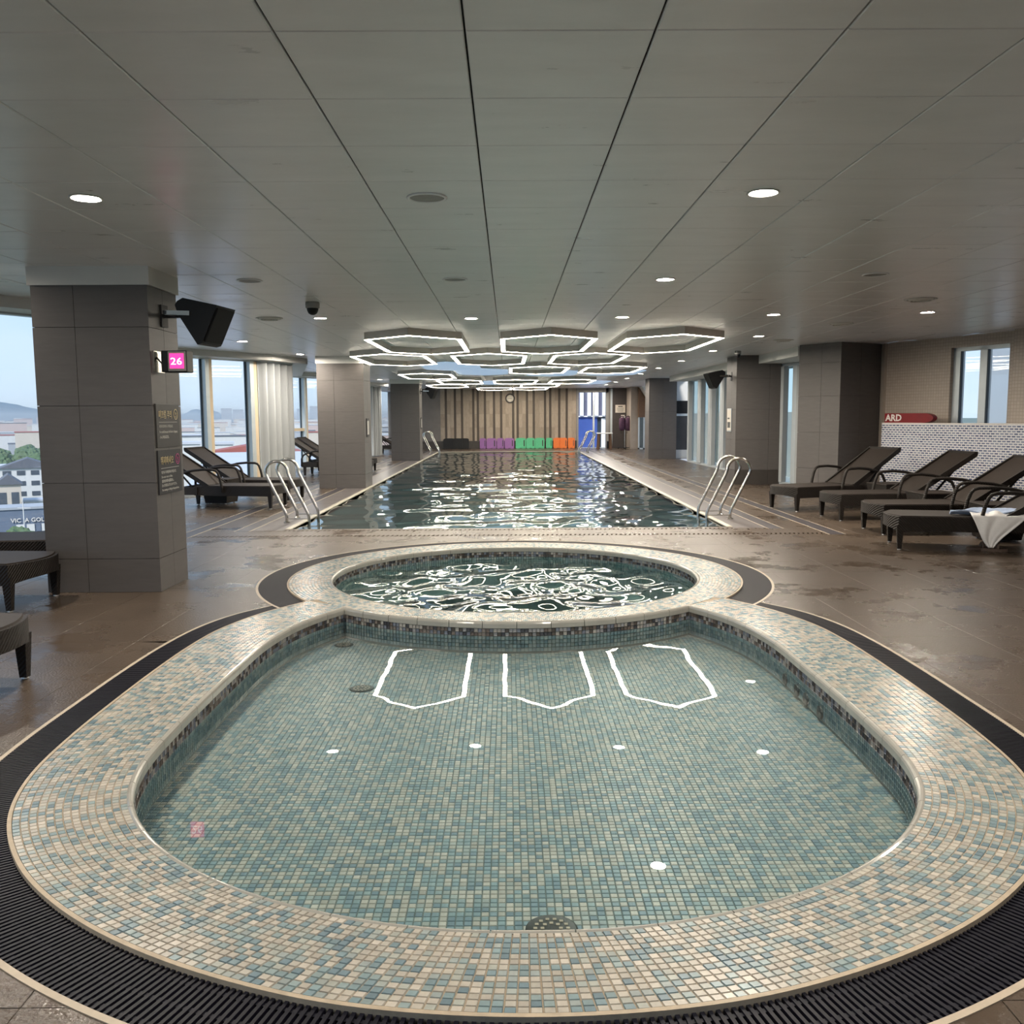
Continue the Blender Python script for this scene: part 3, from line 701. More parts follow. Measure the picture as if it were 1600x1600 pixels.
tiled_box('column', 'angled brown tiled column behind the right hand loungers', [(5.56, 15.12), (6.42, 15.62), (5.96, 16.3), (5.10, 15.80)], CEIL, [0, .5, 1.12, 1.74, 2.3, 2.63], [[.5], [.5], [.5], [.55]])

# ------------------------------------------------------------------ walls
def wall_piece(p0, p1, z0, z1, th, out):
    p0, p1 = np.array(p0, float), np.array(p1, float); d = (p1 - p0) / np.linalg.norm(p1 - p0); nr = np.array([d[1], -d[0]]) * out
    return MB().prism([tuple(p0), tuple(p1), tuple(p1 + nr * th), tuple(p0 + nr * th)], z0, z1)
# far wall with vertical planks
FY = 39.7
wb = struct(MB().box(-5.3, 3.02, FY + .03, FY + .2, -.02, CEIL + .1).build('wall_back', 'wall_grey'), 'back wall clad in pale and dark vertical wood-look planks')
def fx(px): return (px - 795) / 1400 * FY * 1.0035
dark = [698.5, 712.6, 723.4, 741, 748, 759, 773, 784, 802.6, 809.5, 824, 834.5, 852, 860, 874, 885.5]
edges = [690] + [v for d_ in dark for v in (d_ - 1.75, d_ + 1.75)] + [900]
rowz = [.34, .93, 1.52, 2.1, CEIL]
for k_ in range(len(edges) - 1):
    a, b = fx(edges[k_]), fx(edges[k_ + 1]); isd = k_ % 2 == 1
    if isd: MB().box(a, b, FY + .012, FY + .03, .34, CEIL).build('plank', 'plank_dark', wb); continue
    n = max(1, round((b - a) / .16))
    for j in range(n):
        for r in range(4):
            MB().box(a + (b - a) * j / n + .002, a + (b - a) * (j + 1) / n - .002, FY, FY + .03, rowz[r] + .002, rowz[r + 1] - .002).build('plank', random.choice(['plank_light', 'plank_light', 'plank_mid']), wb)
for k_ in range(6): MB().box(-5.15 + .37 * k_, -5.15 + .37 * (k_ + 1) - .004, FY + .01, FY + .03, .34, CEIL).build('wall_tile', 'wall_grey', wb)
struct(MB().box(-5.2, 3.02, FY - .012, FY + .03, 0, .335).build('baseboard_back', 'skirting'), 'dark low skirting along the back wall')
# near wall behind the camera
struct(MB().box(2.0, 9, -3.15, -3, 0, CEIL).build('wall_front', 'wall_beige'))

struct(MB().box(8.9, 9.05, -3, 9.8, 0, CEIL).build('wall_side', 'wall_beige'))
# right angled wall with window
WA, WBp = np.array([6.45, 15.6]), np.array([8.9, 9.8]); wd = (WBp - WA) / np.linalg.norm(WBp - WA); WL = np.linalg.norm(WBp - WA)
ang = math.atan2(wd[1], wd[0])
def in_frame(o, org, a): o.location = (org[0], org[1], 0); o.rotation_euler = (0, 0, a); return o
wr = MB()
w0, w1 = 1.41, 2.44
for x0, x1, z0, z1 in ((0, w0, 0, CEIL), (w1, WL, 0, CEIL), (w0, w1, 0, 1.22), (w0, w1, 2.46, CEIL)): wr.box(x0, x1, 0, .2, z0, z1)
wr = struct(in_frame(wr.build('wall_right', 'wall_mosaic'), WA, ang), 'beige mosaic wall behind the right hand loungers')
wn = MB()
for x0, x1 in ((w0, w0 + .13), (w0 + .48, w0 + .61), (w1 - .04, w1)): wn.box(x0, x1, .06, .16, 1.22, 2.46)
wn.box(w0, w1, .06, .16, 2.40, 2.46).box(w0, w1, .06, .16, 1.22, 1.28)
wn = struct(in_frame(wn.build('window_1', 'alu'), WA, ang), 'two-pane window above the blue mosaic partition')
for x0, x1 in ((w0 + .13, w0 + .48), (w0 + .61, w1 - .04)):
    MB().box(x0, x1, .10, .11, 1.28, 2.40).build('pane', 'glass', wn); MB().box(x0, x0 + .02, .055, .1, 1.28, 2.40).build('gasket', 'gasket', wn)
struct(in_frame(MB().box(2.66, 3.1, -.2, 0, 0, CEIL).build('wall_pier', 'wall_mosaic'), WA, ang), 'beige mosaic pier beside the right window')
# blue mosaic partition
PA = np.array([6.25, 15.0])
pt = thing('mosaic_partition', 'low partition wall clad in small blue and white mosaic tiles', 'partition', (PA[0], PA[1], 0), ang)
MB().box(0, 5.2, -.02, .02, 0, 1.27).box(0, 5.2, .02, .16, 0, 1.27).build('partition_body', 'blue_mosaic', pt)
MB().box(0, 5.2, -.024, .165, 1.27, 1.285).build('partition_ledge', 'print_white', pt)
# rescue tube
rt = thing('rescue_board', 'red rescue board with white letters lying on the mosaic partition ledge', 'rescue board', (PA[0] + .05 * wd[0], PA[1] + .05 * wd[1], 1.286), ang)
pr_ = []
for k_ in range(13): a = -PI / 2 + PI * k_ / 12; pr_.append((.78 + .20 * math.cos(a), .077 + .077 * math.sin(a)))
poly = [(0.0, 0), *pr_, (0.0, .154)]
mb = MB(); n = len(poly); mb.add([(x, -.015, z) for x, z in poly] + [(x, .075, z) for x, z in poly], [tuple(range(n)), tuple(range(2 * n - 1, n - 1, -1))] + [(i, (i + 1) % n, n + (i + 1) % n, n + i) for i in range(n)])
mb.build('board_body', 'red_foam', rt)
text('lettering', 'ARD', .15, 'print_white', rt, (.015, -.017, .03), (1, 0, 0), (0, 0, 1), width=.34, bold=.004)

# soffits and glazing --------------------------------------------------------
def glazing(idx, p0, p1, mull, label, z0=.05, z1=2.50, fm='alu', soffit=True, transom=None, glass='glass', inner=1, mm='mullion_cream'):
    """window wall from p0 to p1 (inside of the room on the right hand side going p0->p1 when inner=1)"""
    p0, p1 = np.array(p0, float), np.array(p1, float); L = np.linalg.norm(p1 - p0); a = math.atan2(*(p1 - p0)[::-1])
    fr = MB(); fr.box(0, L, -.04 * inner, .10 * inner, 0, z0).box(0, L, -.02 * inner, .10 * inner, z1, z1 + .05)
    root = struct(in_frame(fr.build(f'window_{idx}', fm), p0, a), label)
    xs = sorted(mull)
    for x, w_ in xs:
        MB().box(x, x + w_ * .55, -.06 * inner, .12 * inner, z0, z1).build('mullion', 'alu', root)
        MB().box(x + w_ * .55, x + w_, -.06 * inner, .05 * inner, z0, z1).build('mullion', mm, root)
        MB().box(x - .025, x, 0.05 * inner, .08 * inner, z0, z1).build('gasket', 'gasket', root)
    prev = 0
    for x, w_ in xs + [(L, 0)]:
        if x - prev > .1: MB().box(prev, x, .06 * inner, .07 * inner, z0, z1).build('pane', glass, root)
        prev = x + w_
    if transom:
        for (xa, xb, zt) in transom: MB().box(xa, xb, -.04 * inner, .10 * inner, zt, zt + .08).build('transom', 'mullion_cream', root)
    if soffit: MB().box(-.05, L + .05, -.42 * inner, .12 * inner, z1 + .02, CEIL + .01).build('soffit', 'white_paint', root)
    return root
glazing(2, LEFT[1], LEFT[2], [(1.2, .16), (2.7, .16), (4.2, .16), (6.3, .16)], 'near left glass wall with a view over the city')
glazing(3, LEFT[2], LEFT[3], [(1.4, .16), (2.9, .16)], 'glass return of the near window bay behind the nearest column')
glazing(5, LEFT[4], LEFT[5], [(.4, .16), (2.45, .15), (3.50, .17)], 'left glass wall between the near and middle columns')
glazing(6, LEFT[5], LEFT[6], [(.0, .1), (1.06, .1)], 'glass behind the white pleated curtain')
glazing(7, LEFT[6], LEFT[7], [(1.4, .16), (2.9, .16), (4.4, .16)], 'glass return hidden beyond the white curtain')
glazing(9, LEFT[8], LEFT[9], [(.52, .13), (1.55, .12)], 'left glass wall with a cream transom left of the middle column', transom=[(.0, .55, 1.05)])
glazing(10, LEFT[9], LEFT[10], [(.0, .1)], 'glass strip behind the middle column')
glazing(11, LEFT[10], LEFT[11], [(1.0, .16), (2.5, .16)], 'glass return behind the middle column')
glazing(14, LEFT[13], LEFT[14], [(.0, .1)], 'glass behind the far white curtain')
glazing(13, LEFT[12], LEFT[13], [(.4, .1)], 'narrow glass bay between the middle and far columns')
glazing(15, LEFT[14], LEFT[15], [(1.5, .1), (3.2, .1)], 'glass wall past the far curtain')
glazing(16, LEFT[15], LEFT[16], [(.1, .12)], 'far left glass wall before the back wall')
glazing(21, LEFT[0], LEFT[1], [(1.5, .16), (3.0, .16), (4.5, .16), (6.0, .16)], 'left glass wall beside and behind the camera')
glazing(22, (2.0, -3), (-8.2, -3), [(1.7 * k_, .16) for k_ in range(1, 6)], 'glass wall behind the camera')
# right glazed bays
glazing(17, (5.55, 27.6), (5.75, 19.25), [(.0, .2), (1.3, .42), (2.55, .42), (3.8, .42), (5.0, .42), (6.2, .42), (7.4, .6)], 'right hand glass wall with pale vertical panels', z1=2.45, soffit=False, glass='glass_green', mm='curtain')
glazing(18, (5.57, 18.5), (6.45, 16.4), [(.02, .16), (.45, .22)], 'glass door beside the speaker column on the right', z1=2.40, soffit=False, glass='glass_green', mm='curtain')
struct(MB().prism([(4.98, 27.9), (5.12, 16.0), (6.4, 16.0), (6.4, 27.9)], 2.46, CEIL + .01).build('trim_1', 'white_paint'), 'white dropped soffit above the right hand glass wall')
struct(MB().box(6.45, 6.62, 15.5, 16.5, 0, CEIL).build('wall_return', 'wall_beige'), 'short beige wall behind the angled column')
# white panels behind right glazing
for k_, (p, q_) in enumerate((((6.05, 27.0), (6.2, 19.6)), ((6.05, 18.4), (6.75, 16.7)))):
    t = thing('blind', ['row of white vertical blinds behind the right glass wall', 'white vertical blinds behind the glass door by the speaker column'][k_], 'blind', (p[0], p[1], 0), math.atan2(q_[1] - p[1], q_[0] - p[0]))
    L = math.dist(p, q_); n = int(L / .62)
    for j in range(n): MB().box(j * L / n, j * L / n + .30, -.01, .012, .06, 2.44).build('blind_slat', 'curtain', t)
    MB().box(0, L, -.03, .03, 2.44, 2.47).build('blind_rail', 'alu', t)

def curtain(label, p0, p1, z0=.04, z1=2.5, folds=5):
    p0, p1 = np.array(p0, float), np.array(p1, float); L = np.linalg.norm(p1 - p0); t = thing('curtain', label, 'curtain', (p0[0], p0[1], 0), math.atan2(*(p1 - p0)[::-1]))
    for k_ in range(folds):
        x0 = L * k_ / folds; x1 = L * (k_ + 1) / folds; n = 8; prof = []
        for i in range(n + 1):
            u = i / n; prof.append((x0 + (x1 - x0) * u, -.11 + .10 * math.cos(2 * PI * u) * (1 if k_ % 2 else .8)))
        mb = MB(); vs = [(x, y - .0, z) for z in (z0, z1) for x, y in prof] + [(x, y - .012, z) for z in (z0, z1) for x, y in prof]; m_ = n + 1
        fs = [(i, i + 1, m_ + i + 1, m_ + i) for i in range(n)] + [(2 * m_ + i, 3 * m_ + i, 3 * m_ + i + 1, 2 * m_ + i + 1) for i in range(n)]
        mb.add(vs, fs).build('pleat', 'curtain', t, smooth=True)
    MB().box(0, L, -.14, -.06, z1, z1 + .02).build('curtain_track', 'alu', t)
    return t
curtain('white pleated curtain beside the left glass wall near the front ladder', LEFT[5], LEFT[6])
curtain('white pleated curtain seen between the middle and far left columns', LEFT[13], LEFT[14], folds=5)
curtain('pale blue-white curtain edge beside the middle left column', LEFT[9], LEFT[10], folds=4)

# ------------------------------------------------------------------ far right end
w2 = MB().box(3.02, 3.10, FY + .03, FY + .2, 0, CEIL).box(4.30, 4.42, FY, FY + .2, 0, CEIL).box(3.02, 4.42, FY, FY + .2, 2.44, CEIL)
w2 = struct(w2.build('window_19', 'grey_trim'), 'end window right of the striped wall with striped facade behind')
MB().box(3.10, 4.30, FY + .1, FY + .11, 0.03, 2.44).build('pane', 'glass', w2)
MB().box(3.72, 3.80, FY - .05, FY + .05, 0, 2.44).build('mullion', 'alu', w2)
MB().box(3.10, 4.30, FY + .06, FY + .14, 0, .03).build('sill', 'alu', w2)
struct(MB().box(4.42, 6.2, FY, FY + .2, 0, CEIL).build('wall_end', 'wall_grey'), 'grey wall at the far right end')
# facade outside the end window
fb = thing('striped_facade', 'outdoor facade of white upright fins over blue panels behind the end window', 'facade', (3.9, 43.5, 0))
MB().box(-3, 3, .3, .5, -2, 4.5).build('facade_back', 'gasket', fb)
mat('facade_blue', (.05, .11, .42), .5, noise=(2, .2)); mat('facade_slate', (.16, .17, .26), .5, noise=(2, .2)); mat('fin_white', (.93, .92, .94), .5, noise=(2, .04))
MB().box(-3, .42, .2, .3, -2, 1.38).build('blue_panel', 'facade_blue', fb); MB().box(-3, 3, .22, .3, 1.38, 4.5).build('slate_panel', 'facade_slate', fb)
MB().box(-3, 3, .1, .3, 1.36, 1.42).build('ledge', 'fin_white', fb)
MB().box(.62, 1.6, .2, .3, -2, 1.3).build('white_panel', 'fin_white', fb)
for k_ in range(14): MB().box(-2.6 + .36 * k_, -2.6 + .36 * k_ + .18, 0, .22, 1.42, 4.5).build('fin', 'fin_white', fb)
# dark door with notice
dd = struct(MB().box(4.58, 5.22, FY - .06, FY, 0, 2.6).build('door_1', 'door_dark'), 'dark door at the far right end')
MB().box(4.50, 4.58, FY - .08, FY, 0, 2.6).build('door_jamb', 'alu', dd); MB().box(5.14, 5.17, FY - .1, FY - .06, .95, 1.1).build('door_handle', 'steel', dd)
nt_ = thing('notice', 'pale paper notice pinned on the dark far door', 'notice', (4.93, FY - .062, 1.55))
MB().box(-.22, .22, -.006, 0, 0, .34).build('sheet', 'paper', nt_)
for zz, ww in ((.27, .2), (.19, .3), (.13, .28), (.07, .25)): MB().box(-ww / 2, ww / 2, -.008, -.006, zz - (.02 if zz > .25 else .008), zz + (.02 if zz > .25 else .008)).build('print_line', 'ink', nt_)
n2 = thing('note', 'small white note on the far door just above the hanging vests', 'notice', (5.04, FY - .062, 1.33)); MB().box(-.08, .08, -.005, 0, 0, .12).build('sheet', 'paper', n2); MB().box(-.05, .05, -.007, -.005, .05, .07).build('print_line', 'ink', n2)
# pier and stair soffit
struct(MB().box(5.2, 5.52, 38.2, 39.7, 0, CEIL).build('wall_corner', 'wall_beige'), 'light pier left of the stair at the far right')
sf = struct(MB().prism([(0, 0), (1, 0), (1, 1)], 0, 1).build('trim_2', 'white_paint'), 'white sloping underside of the stair')
me = sf.data; 
for v, p in zip(me.vertices, [(5.5, 37.2, 2.63), (6.1, 37.2, 2.63), (6.1, 37.2, 1.7), (5.5, 38.4, 2.63), (6.1, 38.4, 2.63), (6.1, 38.4, 1.7)]): v.co = p
struct(MB().add([(5.5, 38.0, 2.6), (6.1, 38.0, 1.7), (6.1, 38.0, 1.35), (5.5, 38.0, 1.35), (5.5, 38.2, 2.6), (6.1, 38.2, 1.7), (6.1, 38.2, 1.35), (5.5, 38.2, 1.35)], [(0, 1, 2, 3), (7, 6, 5, 4), (0, 4, 5, 1), (1, 5, 6, 2), (2, 6, 7, 3), (3, 7, 4, 0)]).build('trim_3', 'wood_brown'), 'brown wooden panel under the stair slope')
w3 = struct(MB().box(5.5, 6.1, 38.1, 38.16, 0, .06).box(5.5, 5.56, 38.1, 38.16, 0, 1.35).box(5.72, 5.78, 38.1, 38.16, 0, 1.35).build('window_20', 'alu'), 'frosted glass screen below the brown panel')
MB().box(5.56, 6.1, 38.12, 38.13, .06, 1.35).build('pane', 'glass_green', w3)
# wall behind the far right column
o = struct(MB().box(5.5, 6.1, 29.9, 30.05, 0, .28).box(5.5, 6.1, 29.9, 30.05, 1.5, CEIL).build('wall_niche', 'white_paint'), 'pale wall with a dark mirror right of the far right column')
MB().box(5.5, 6.1, 29.93, 30.0, .28, 1.5).build('mirror', 'mirror_dark', o); MB().box(5.5, 6.1, 29.85, 29.95, 1.48, 1.9).build('canopy', 'black_plastic', o); MB().box(5.5, 6.1, 29.86, 29.9, 1.40, 1.48).build('mirror_edge', 'alu', o)
# coat stand with life vests
cs_ = thing('coat_stand', 'metal stand on wheels near the dark far door', 'stand', (5.0, 38.6, 0))
MB().tube([(0, 0, .05), (0, 0, 1.42)], .018, 8).build('pole', 'steel', cs_); MB().tube([(-.22, 0, 1.38), (.22, 0, 1.38)], .012, 6).build('hanger_bar', 'steel', cs_)
MB().box(-.3, .3, -.03, .03, .04, .07).box(-.03, .03, -.25, .25, .04, .07).build('base', 'dark_metal', cs_)
for x, y in ((-.28, 0), (.28, 0), (0, .22), (0, -.22)): MB().lathe([(.02, 0), (.025, .02), (.02, .04)], 10, (x, y, 0)).build('wheel', 'black_plastic', cs_)
for k_, x in enumerate((-.13, .13)):
    v = thing('swim_vest', ['dark purple swim vest hanging left on the far stand', 'dark maroon swim vest hanging right on the far stand'][k_], 'vest', (5.0 + x, 38.56, .78))
    mb = MB(); mb.tube([(0, 0, 0), (0, -.01, .12), (0, -.02, .35), (0, -.01, .5), (0, 0, .56)], [.09, .125, .13, .12, .07], 12, flat=.55); mb.build('vest_body', 'vest', v, smooth=True)
    MB().tube([(-.05, 0, .52), (-.06, 0, .6), (0, .0, .62), (.06, 0, .6), (.05, 0, .52)], .018, 6).build('shoulder_strap', 'vest', v); MB().tube([(-.04, -.06, .05), (-.05, -.08, -.12)], .01, 5).build('leg_strap', 'black_plastic', v)
# white stool table
stt = thing('plastic_table', 'small white topped plastic table with brown legs by the end window', 'table', (4.08, 38.2, 0))
MB().bevbox(-.32, .32, -.3, .3, .66, .70, .012).build('table_top', 'plastic_white', stt)
for sx_ in (-1, 1):
    for sy_ in (-1, 1): MB().beam((sx_ * .27, sy_ * .25, 0), (sx_ * .24, sy_ * .22, .665), .06, .06).build('leg', 'wood_brown' , stt)
bn = tag(MB().bevbox(4.28, 4.42, 38.9, 39.1, 0, .32, .01).build('waste_bin', 'black_plastic'), 'small black bin beside the dark far door', 'bin')

# clock
ck = thing('wall_clock', 'round dark rimmed wall clock on the striped back wall', 'clock', (fx(798), FY - .004, 2.20))
R90 = Matrix.Rotation(PI / 2, 4, 'X')
MB().lathe([(.15, 0), (.205, 0), (.215, .02), (.20, .05), (.165, .045), (.155, .02), (.15, .0)], 32, close=False).xform(R90).build('rim', 'skirting', ck, smooth=True)
MB().lathe([(.156, .0), (.156, .018), (.001, .018)], 32, close=False).xform(R90).build('dial', 'clock_face', ck)
for k_ in range(12):
    a = 2 * PI * k_ / 12; mb = MB(); mb.beam((.12 * math.sin(a), -.021, .12 * math.cos(a)), (.15 * math.sin(a), -.021, .15 * math.cos(a)), .012, .004, (0, 1, 0)); mb.build('hour_mark', 'ink', ck)
for a, l_ in ((math.radians(100), .08), (math.radians(265), .11)): MB().beam((0, -.024, 0), (l_ * math.sin(a), -.024, l_ * math.cos(a)), .012, .004, (0, 1, 0)).build('hand', 'ink', ck)

# kickboards
def kickboard(colour, x, wdt, label, tilt=.16, y=FY - .10, rot=0):
    t = thing('kickboard', label, 'kickboard', (x, y, .005), rot, f'{colour} kickboards against the back wall')
    h_ = .46; n = 10; pl = [(-wdt / 2, .03), (-wdt / 2 + .03, 0), (-wdt / 6, .0), (0, .02), (wdt / 6, 0), (wdt / 2 - .03, 0), (wdt / 2, .03)]
    for k_ in range(n + 1): a = PI * k_ / n; pl.append((wdt / 2 * (abs(math.cos(a)) ** .45) * (1 if a < PI / 2 else -1), h_ * .80 + h_ * .2 * (math.sin(a) ** .7)))
    m_ = len(pl); mb = MB(); sh = math.tan(tilt)
    mb.add([(px, -.045 + z * sh * .35, z) for px, z in pl] + [(px, -.005 + z * sh * .35, z) for px, z in pl], [tuple(range(m_)), tuple(range(2 * m_ - 1, m_ - 1, -1))] + [(i, (i + 1) % m_, m_ + (i + 1) % m_, m_ + i) for i in range(m_)])
    mb.build('board', 'kick_' + colour, t)
    if colour != 'black': MB().add([(wdt * .26, -.047, .1), (wdt * .36, -.047, .1), (wdt * .36, -.047 + .3 * sh * .35, .36), (wdt * .26, -.047 + .3 * sh * .35, .36)], [(0, 1, 2, 3)]).build('print_strip', 'ink', t)
    return t
for colour, spans in (('black', [(694, 713), (709, 724), (718, 734)]), ('purple', [(750.5, 760.5), (761, 776.5), (777, 788.5), (789, 804)]), ('green', [(806, 822.5), (822.5, 836), (836, 851), (853, 863)]), ('orange', [(864.5, 879), (875, 886), (887, 898)])):
    for k_, (a, b) in enumerate(spans):
        kickboard(colour, fx((a + b) / 2), fx(b) - fx(a) - .01, f'{colour} foam kickboard, {ORD[k_]} from left of the {colour} boards by the back wall', y=FY - .06 - .05 * (k_ % 2))

# ------------------------------------------------------------------ hexagon lights and sky panels
def hexpoly(w, l, d=0.0):
    # elongated hexagon with points along Y; w across, l overall
    s = (l - 1.35) / 2; hw = w / 2 - d; tip = l / 2 - d * 1.36; sh = s - d * .0
    return [(0, -tip), (hw, -s), (hw, s), (0, tip), (-hw, s), (-hw, -s)]
def hex_light(x, y, label):
    t = thing('hexagon_light', label, 'ceiling light', (x, y, CEIL - .105), 0, 'hexagon ceiling lights')
    o_, i_ = hexpoly(1.40, 3.85), hexpoly(1.40, 3.85, .068)
    mb = MB()
    for P, fl in ((o_, 0), (i_, 1)):
        for k_ in range(6): a, b = P[k_], P[(k_ + 1) % 6]; mb.add([(*a, .003), (*b, .003), (*b, .105), (*a, .105)], [(0, 1, 2, 3)] if not fl else [(3, 2, 1, 0)])
    for k_ in range(6): a, b, c_, d_ = o_[k_], o_[(k_ + 1) % 6], i_[(k_ + 1) % 6], i_[k_]; mb.add([(*a, .105), (*b, .105), (*c_, .105), (*d_, .105)], [(0, 1, 2, 3)])
    mb.build('frame', 'hex_frame', t, fix=False)
    mb = MB(); o2, i2 = hexpoly(1.40, 3.85, .0), hexpoly(1.40, 3.85, .067)
    for k_ in range(6):
        a, b, c_, d_ = o2[k_], o2[(k_ + 1) % 6], i2[(k_ + 1) % 6], i2[k_]
        mb.add([(*a, 0), (*b, 0), (*c_, 0), (*d_, 0), (*a, .004), (*b, .004), (*c_, .004), (*d_, .004)], [(3, 2, 1, 0), (0, 1, 5, 4), (2, 3, 7, 6)])
    mb.build('diffuser', 'hex_glow', t, fix=True)
HEXROWS = [(14.3, [-1.36, .59, 2.41]), (17.9, [-2.2, -.35, 1.54]), (22.1, [.73, 2.5]), (25.1, [-2.2]), (29.4, [-1.54, .23, 2.05]), (33.2, [-2.2, 1.15]), (36.9, [-.55, .9])]
for r, (y, xs) in enumerate(HEXROWS):
    nm = ['left', 'middle', 'right'] if len(xs) == 3 else ['left', 'right'] if len(xs) == 2 else ['single']
    for x, p_ in zip(xs, nm): hex_light(x, y, f'glowing elongated hexagon light, {p_} one in the {ORD[r]} row from the camera')
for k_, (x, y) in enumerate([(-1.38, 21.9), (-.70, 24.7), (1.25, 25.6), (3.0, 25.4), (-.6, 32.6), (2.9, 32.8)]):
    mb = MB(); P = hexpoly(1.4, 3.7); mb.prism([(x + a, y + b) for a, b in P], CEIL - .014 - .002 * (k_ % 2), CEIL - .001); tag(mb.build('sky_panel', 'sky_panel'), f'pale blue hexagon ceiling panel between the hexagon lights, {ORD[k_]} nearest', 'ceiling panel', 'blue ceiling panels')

# ------------------------------------------------------------------ downlights
dl = None
def downlight(x, y, label):
    global dl
    if dl is None:
        dl = thing('downlight', label, 'downlight', (x, y, CEIL), 0, 'round ceiling downlights')
        MB().lathe([(.070, 0), (.086, -.001), (.089, -.006), (.082, -.010), (.070, -.006), (.068, .01)], 28, close=False).build('trim_ring', 'lamp_trim', dl, smooth=True)
        MB().lathe([(.069, -.003), (.045, -.0045), (.001, -.005)], 28, close=False).build('lens', 'down_glow', dl)
        return dl
    c = copy_tree(dl); c.location = (x, y, CEIL); c['label'] = label; return c
downlight(-2.30, 5.06, 'warm round downlight above the nearest left column side')
downlight(1.39, 5.01, 'warm round downlight nearest the camera on the right')
downlight(1.40, 8.11, 'warm round downlight, second nearest in the row right of centre')
downlight(1.40, 11.15, 'warm round downlight just before the right nearest hexagon light')
downlight(-.45, 11.2, 'warm round downlight in the centre before the nearest hexagon lights')
downlight(-2.28, 11.1, 'warm round downlight beside the dome camera on the left')
downlight(3.2, 10.96, 'warm round downlight on the right above the long pool corner')
downlight(4.98, 10.8, 'warm round downlight above the right hand loungers')
for k_ in range(9): downlight(3.85, 13.95 + 3.07 * k_, f'warm round downlight, {ORD[k_]} nearest in the right row beside the hexagon lights')
for k_, (x, y) in enumerate([(-4.2, 14.4), (-3.98, 17.4), (-4.6, 22.6), (-4.15, 29.3), (-4.2, 33.0)]): downlight(x, y, f'warm round downlight, {ORD[k_]} nearest in the left row along the windows')
downlight(-4.6, 7.2, 'added unseen downlight outside the frame left of the nearest column'); downlight(4.98, 5.0, 'added unseen downlight outside the frame at far right'); downlight(1.4, 1.9, 'added unseen downlight over the near end of the wading pool'); downlight(-2.3, 1.9, 'added unseen downlight behind the camera on the left')  # unseen lamps added beyond the frame to help light the room

def ceiling_disc(x, y, r, label, kind):
    t = thing(kind, label, 'speaker' if 'speaker' in kind else 'air vent', (x, y, CEIL))
    MB().lathe([(r * .86, 0), (r, -.001), (r * 1.02, -.006), (r * .9, -.010), (r * .86, -.004)], 32, close=False).build('rim', 'ceiling_panel' if 'speaker' in kind else 'lamp_trim', t, smooth=True)
    if 'speaker' in kind: MB().lathe([(r * .87, -.003), (r * .5, -.006), (.001, -.007)], 32, close=False).build('grille', 'grey_trim', t, smooth=True)
    else:
        for f in (.78, .55, .3): MB().lathe([(r * f, -.004), (r * f * .86, -.024), (r * f * .80, -.022), (r * f * .92, -.002)], 28, close=False).build('louvre_cone', 'lamp_trim', t, smooth=True)
        MB().lathe([(r * .86, -.001), (.001, -.001)], 24, close=False).build('throat', 'grate_pit', t)
for x, y, lb in ((-.44, 5.09, 'flush round grey speaker in the ceiling near the camera, centre'), (-2.27, 8.07, 'flush round grey speaker in the ceiling beside the nearest column'), (-.46, 8.05, 'flush round grey speaker in the ceiling, second along the centre'), (3.18, 7.9, 'flush round grey speaker in the ceiling on the right')):
    ceiling_disc(x, y, .11, lb, 'ceiling_speaker')
for x, y, lb in ((-2.9, 11.1, 'round ceiling air vent left near the dome camera'), (4.35, 9.6, 'round ceiling air vent above the right loungers, nearest'), (4.43, 12.1, 'round ceiling air vent on the right, second nearest'), (4.46, 14.7, 'round ceiling air vent on the right before the angled column'), (3.1, 16.6, 'round ceiling air vent beside the right hexagon lights')):
    ceiling_disc(x, y, .16, lb, 'air_vent')
for x, y, r, lb in ((-2.05, 9.6, .075, 'dark dome security camera hanging under the left ceiling'), (4.35, 17.15, .06, 'small dome security camera by the right speaker column')):
    t = thing('dome_camera', lb, 'security camera', (x, y, CEIL))
    MB().lathe([(r * .95, 0), (r, -.02), (r * .96, -.06), (r * .8, -.065)], 24).build('housing', 'grey_trim', t, smooth=True)
    MB().lathe([(r * .82, -.06), (r * .78, -.085), (r * .6, -.115), (r * .3, -.13), (.001, -.134)], 24, close=False).build('dome', 'black_plastic', t, smooth=True)

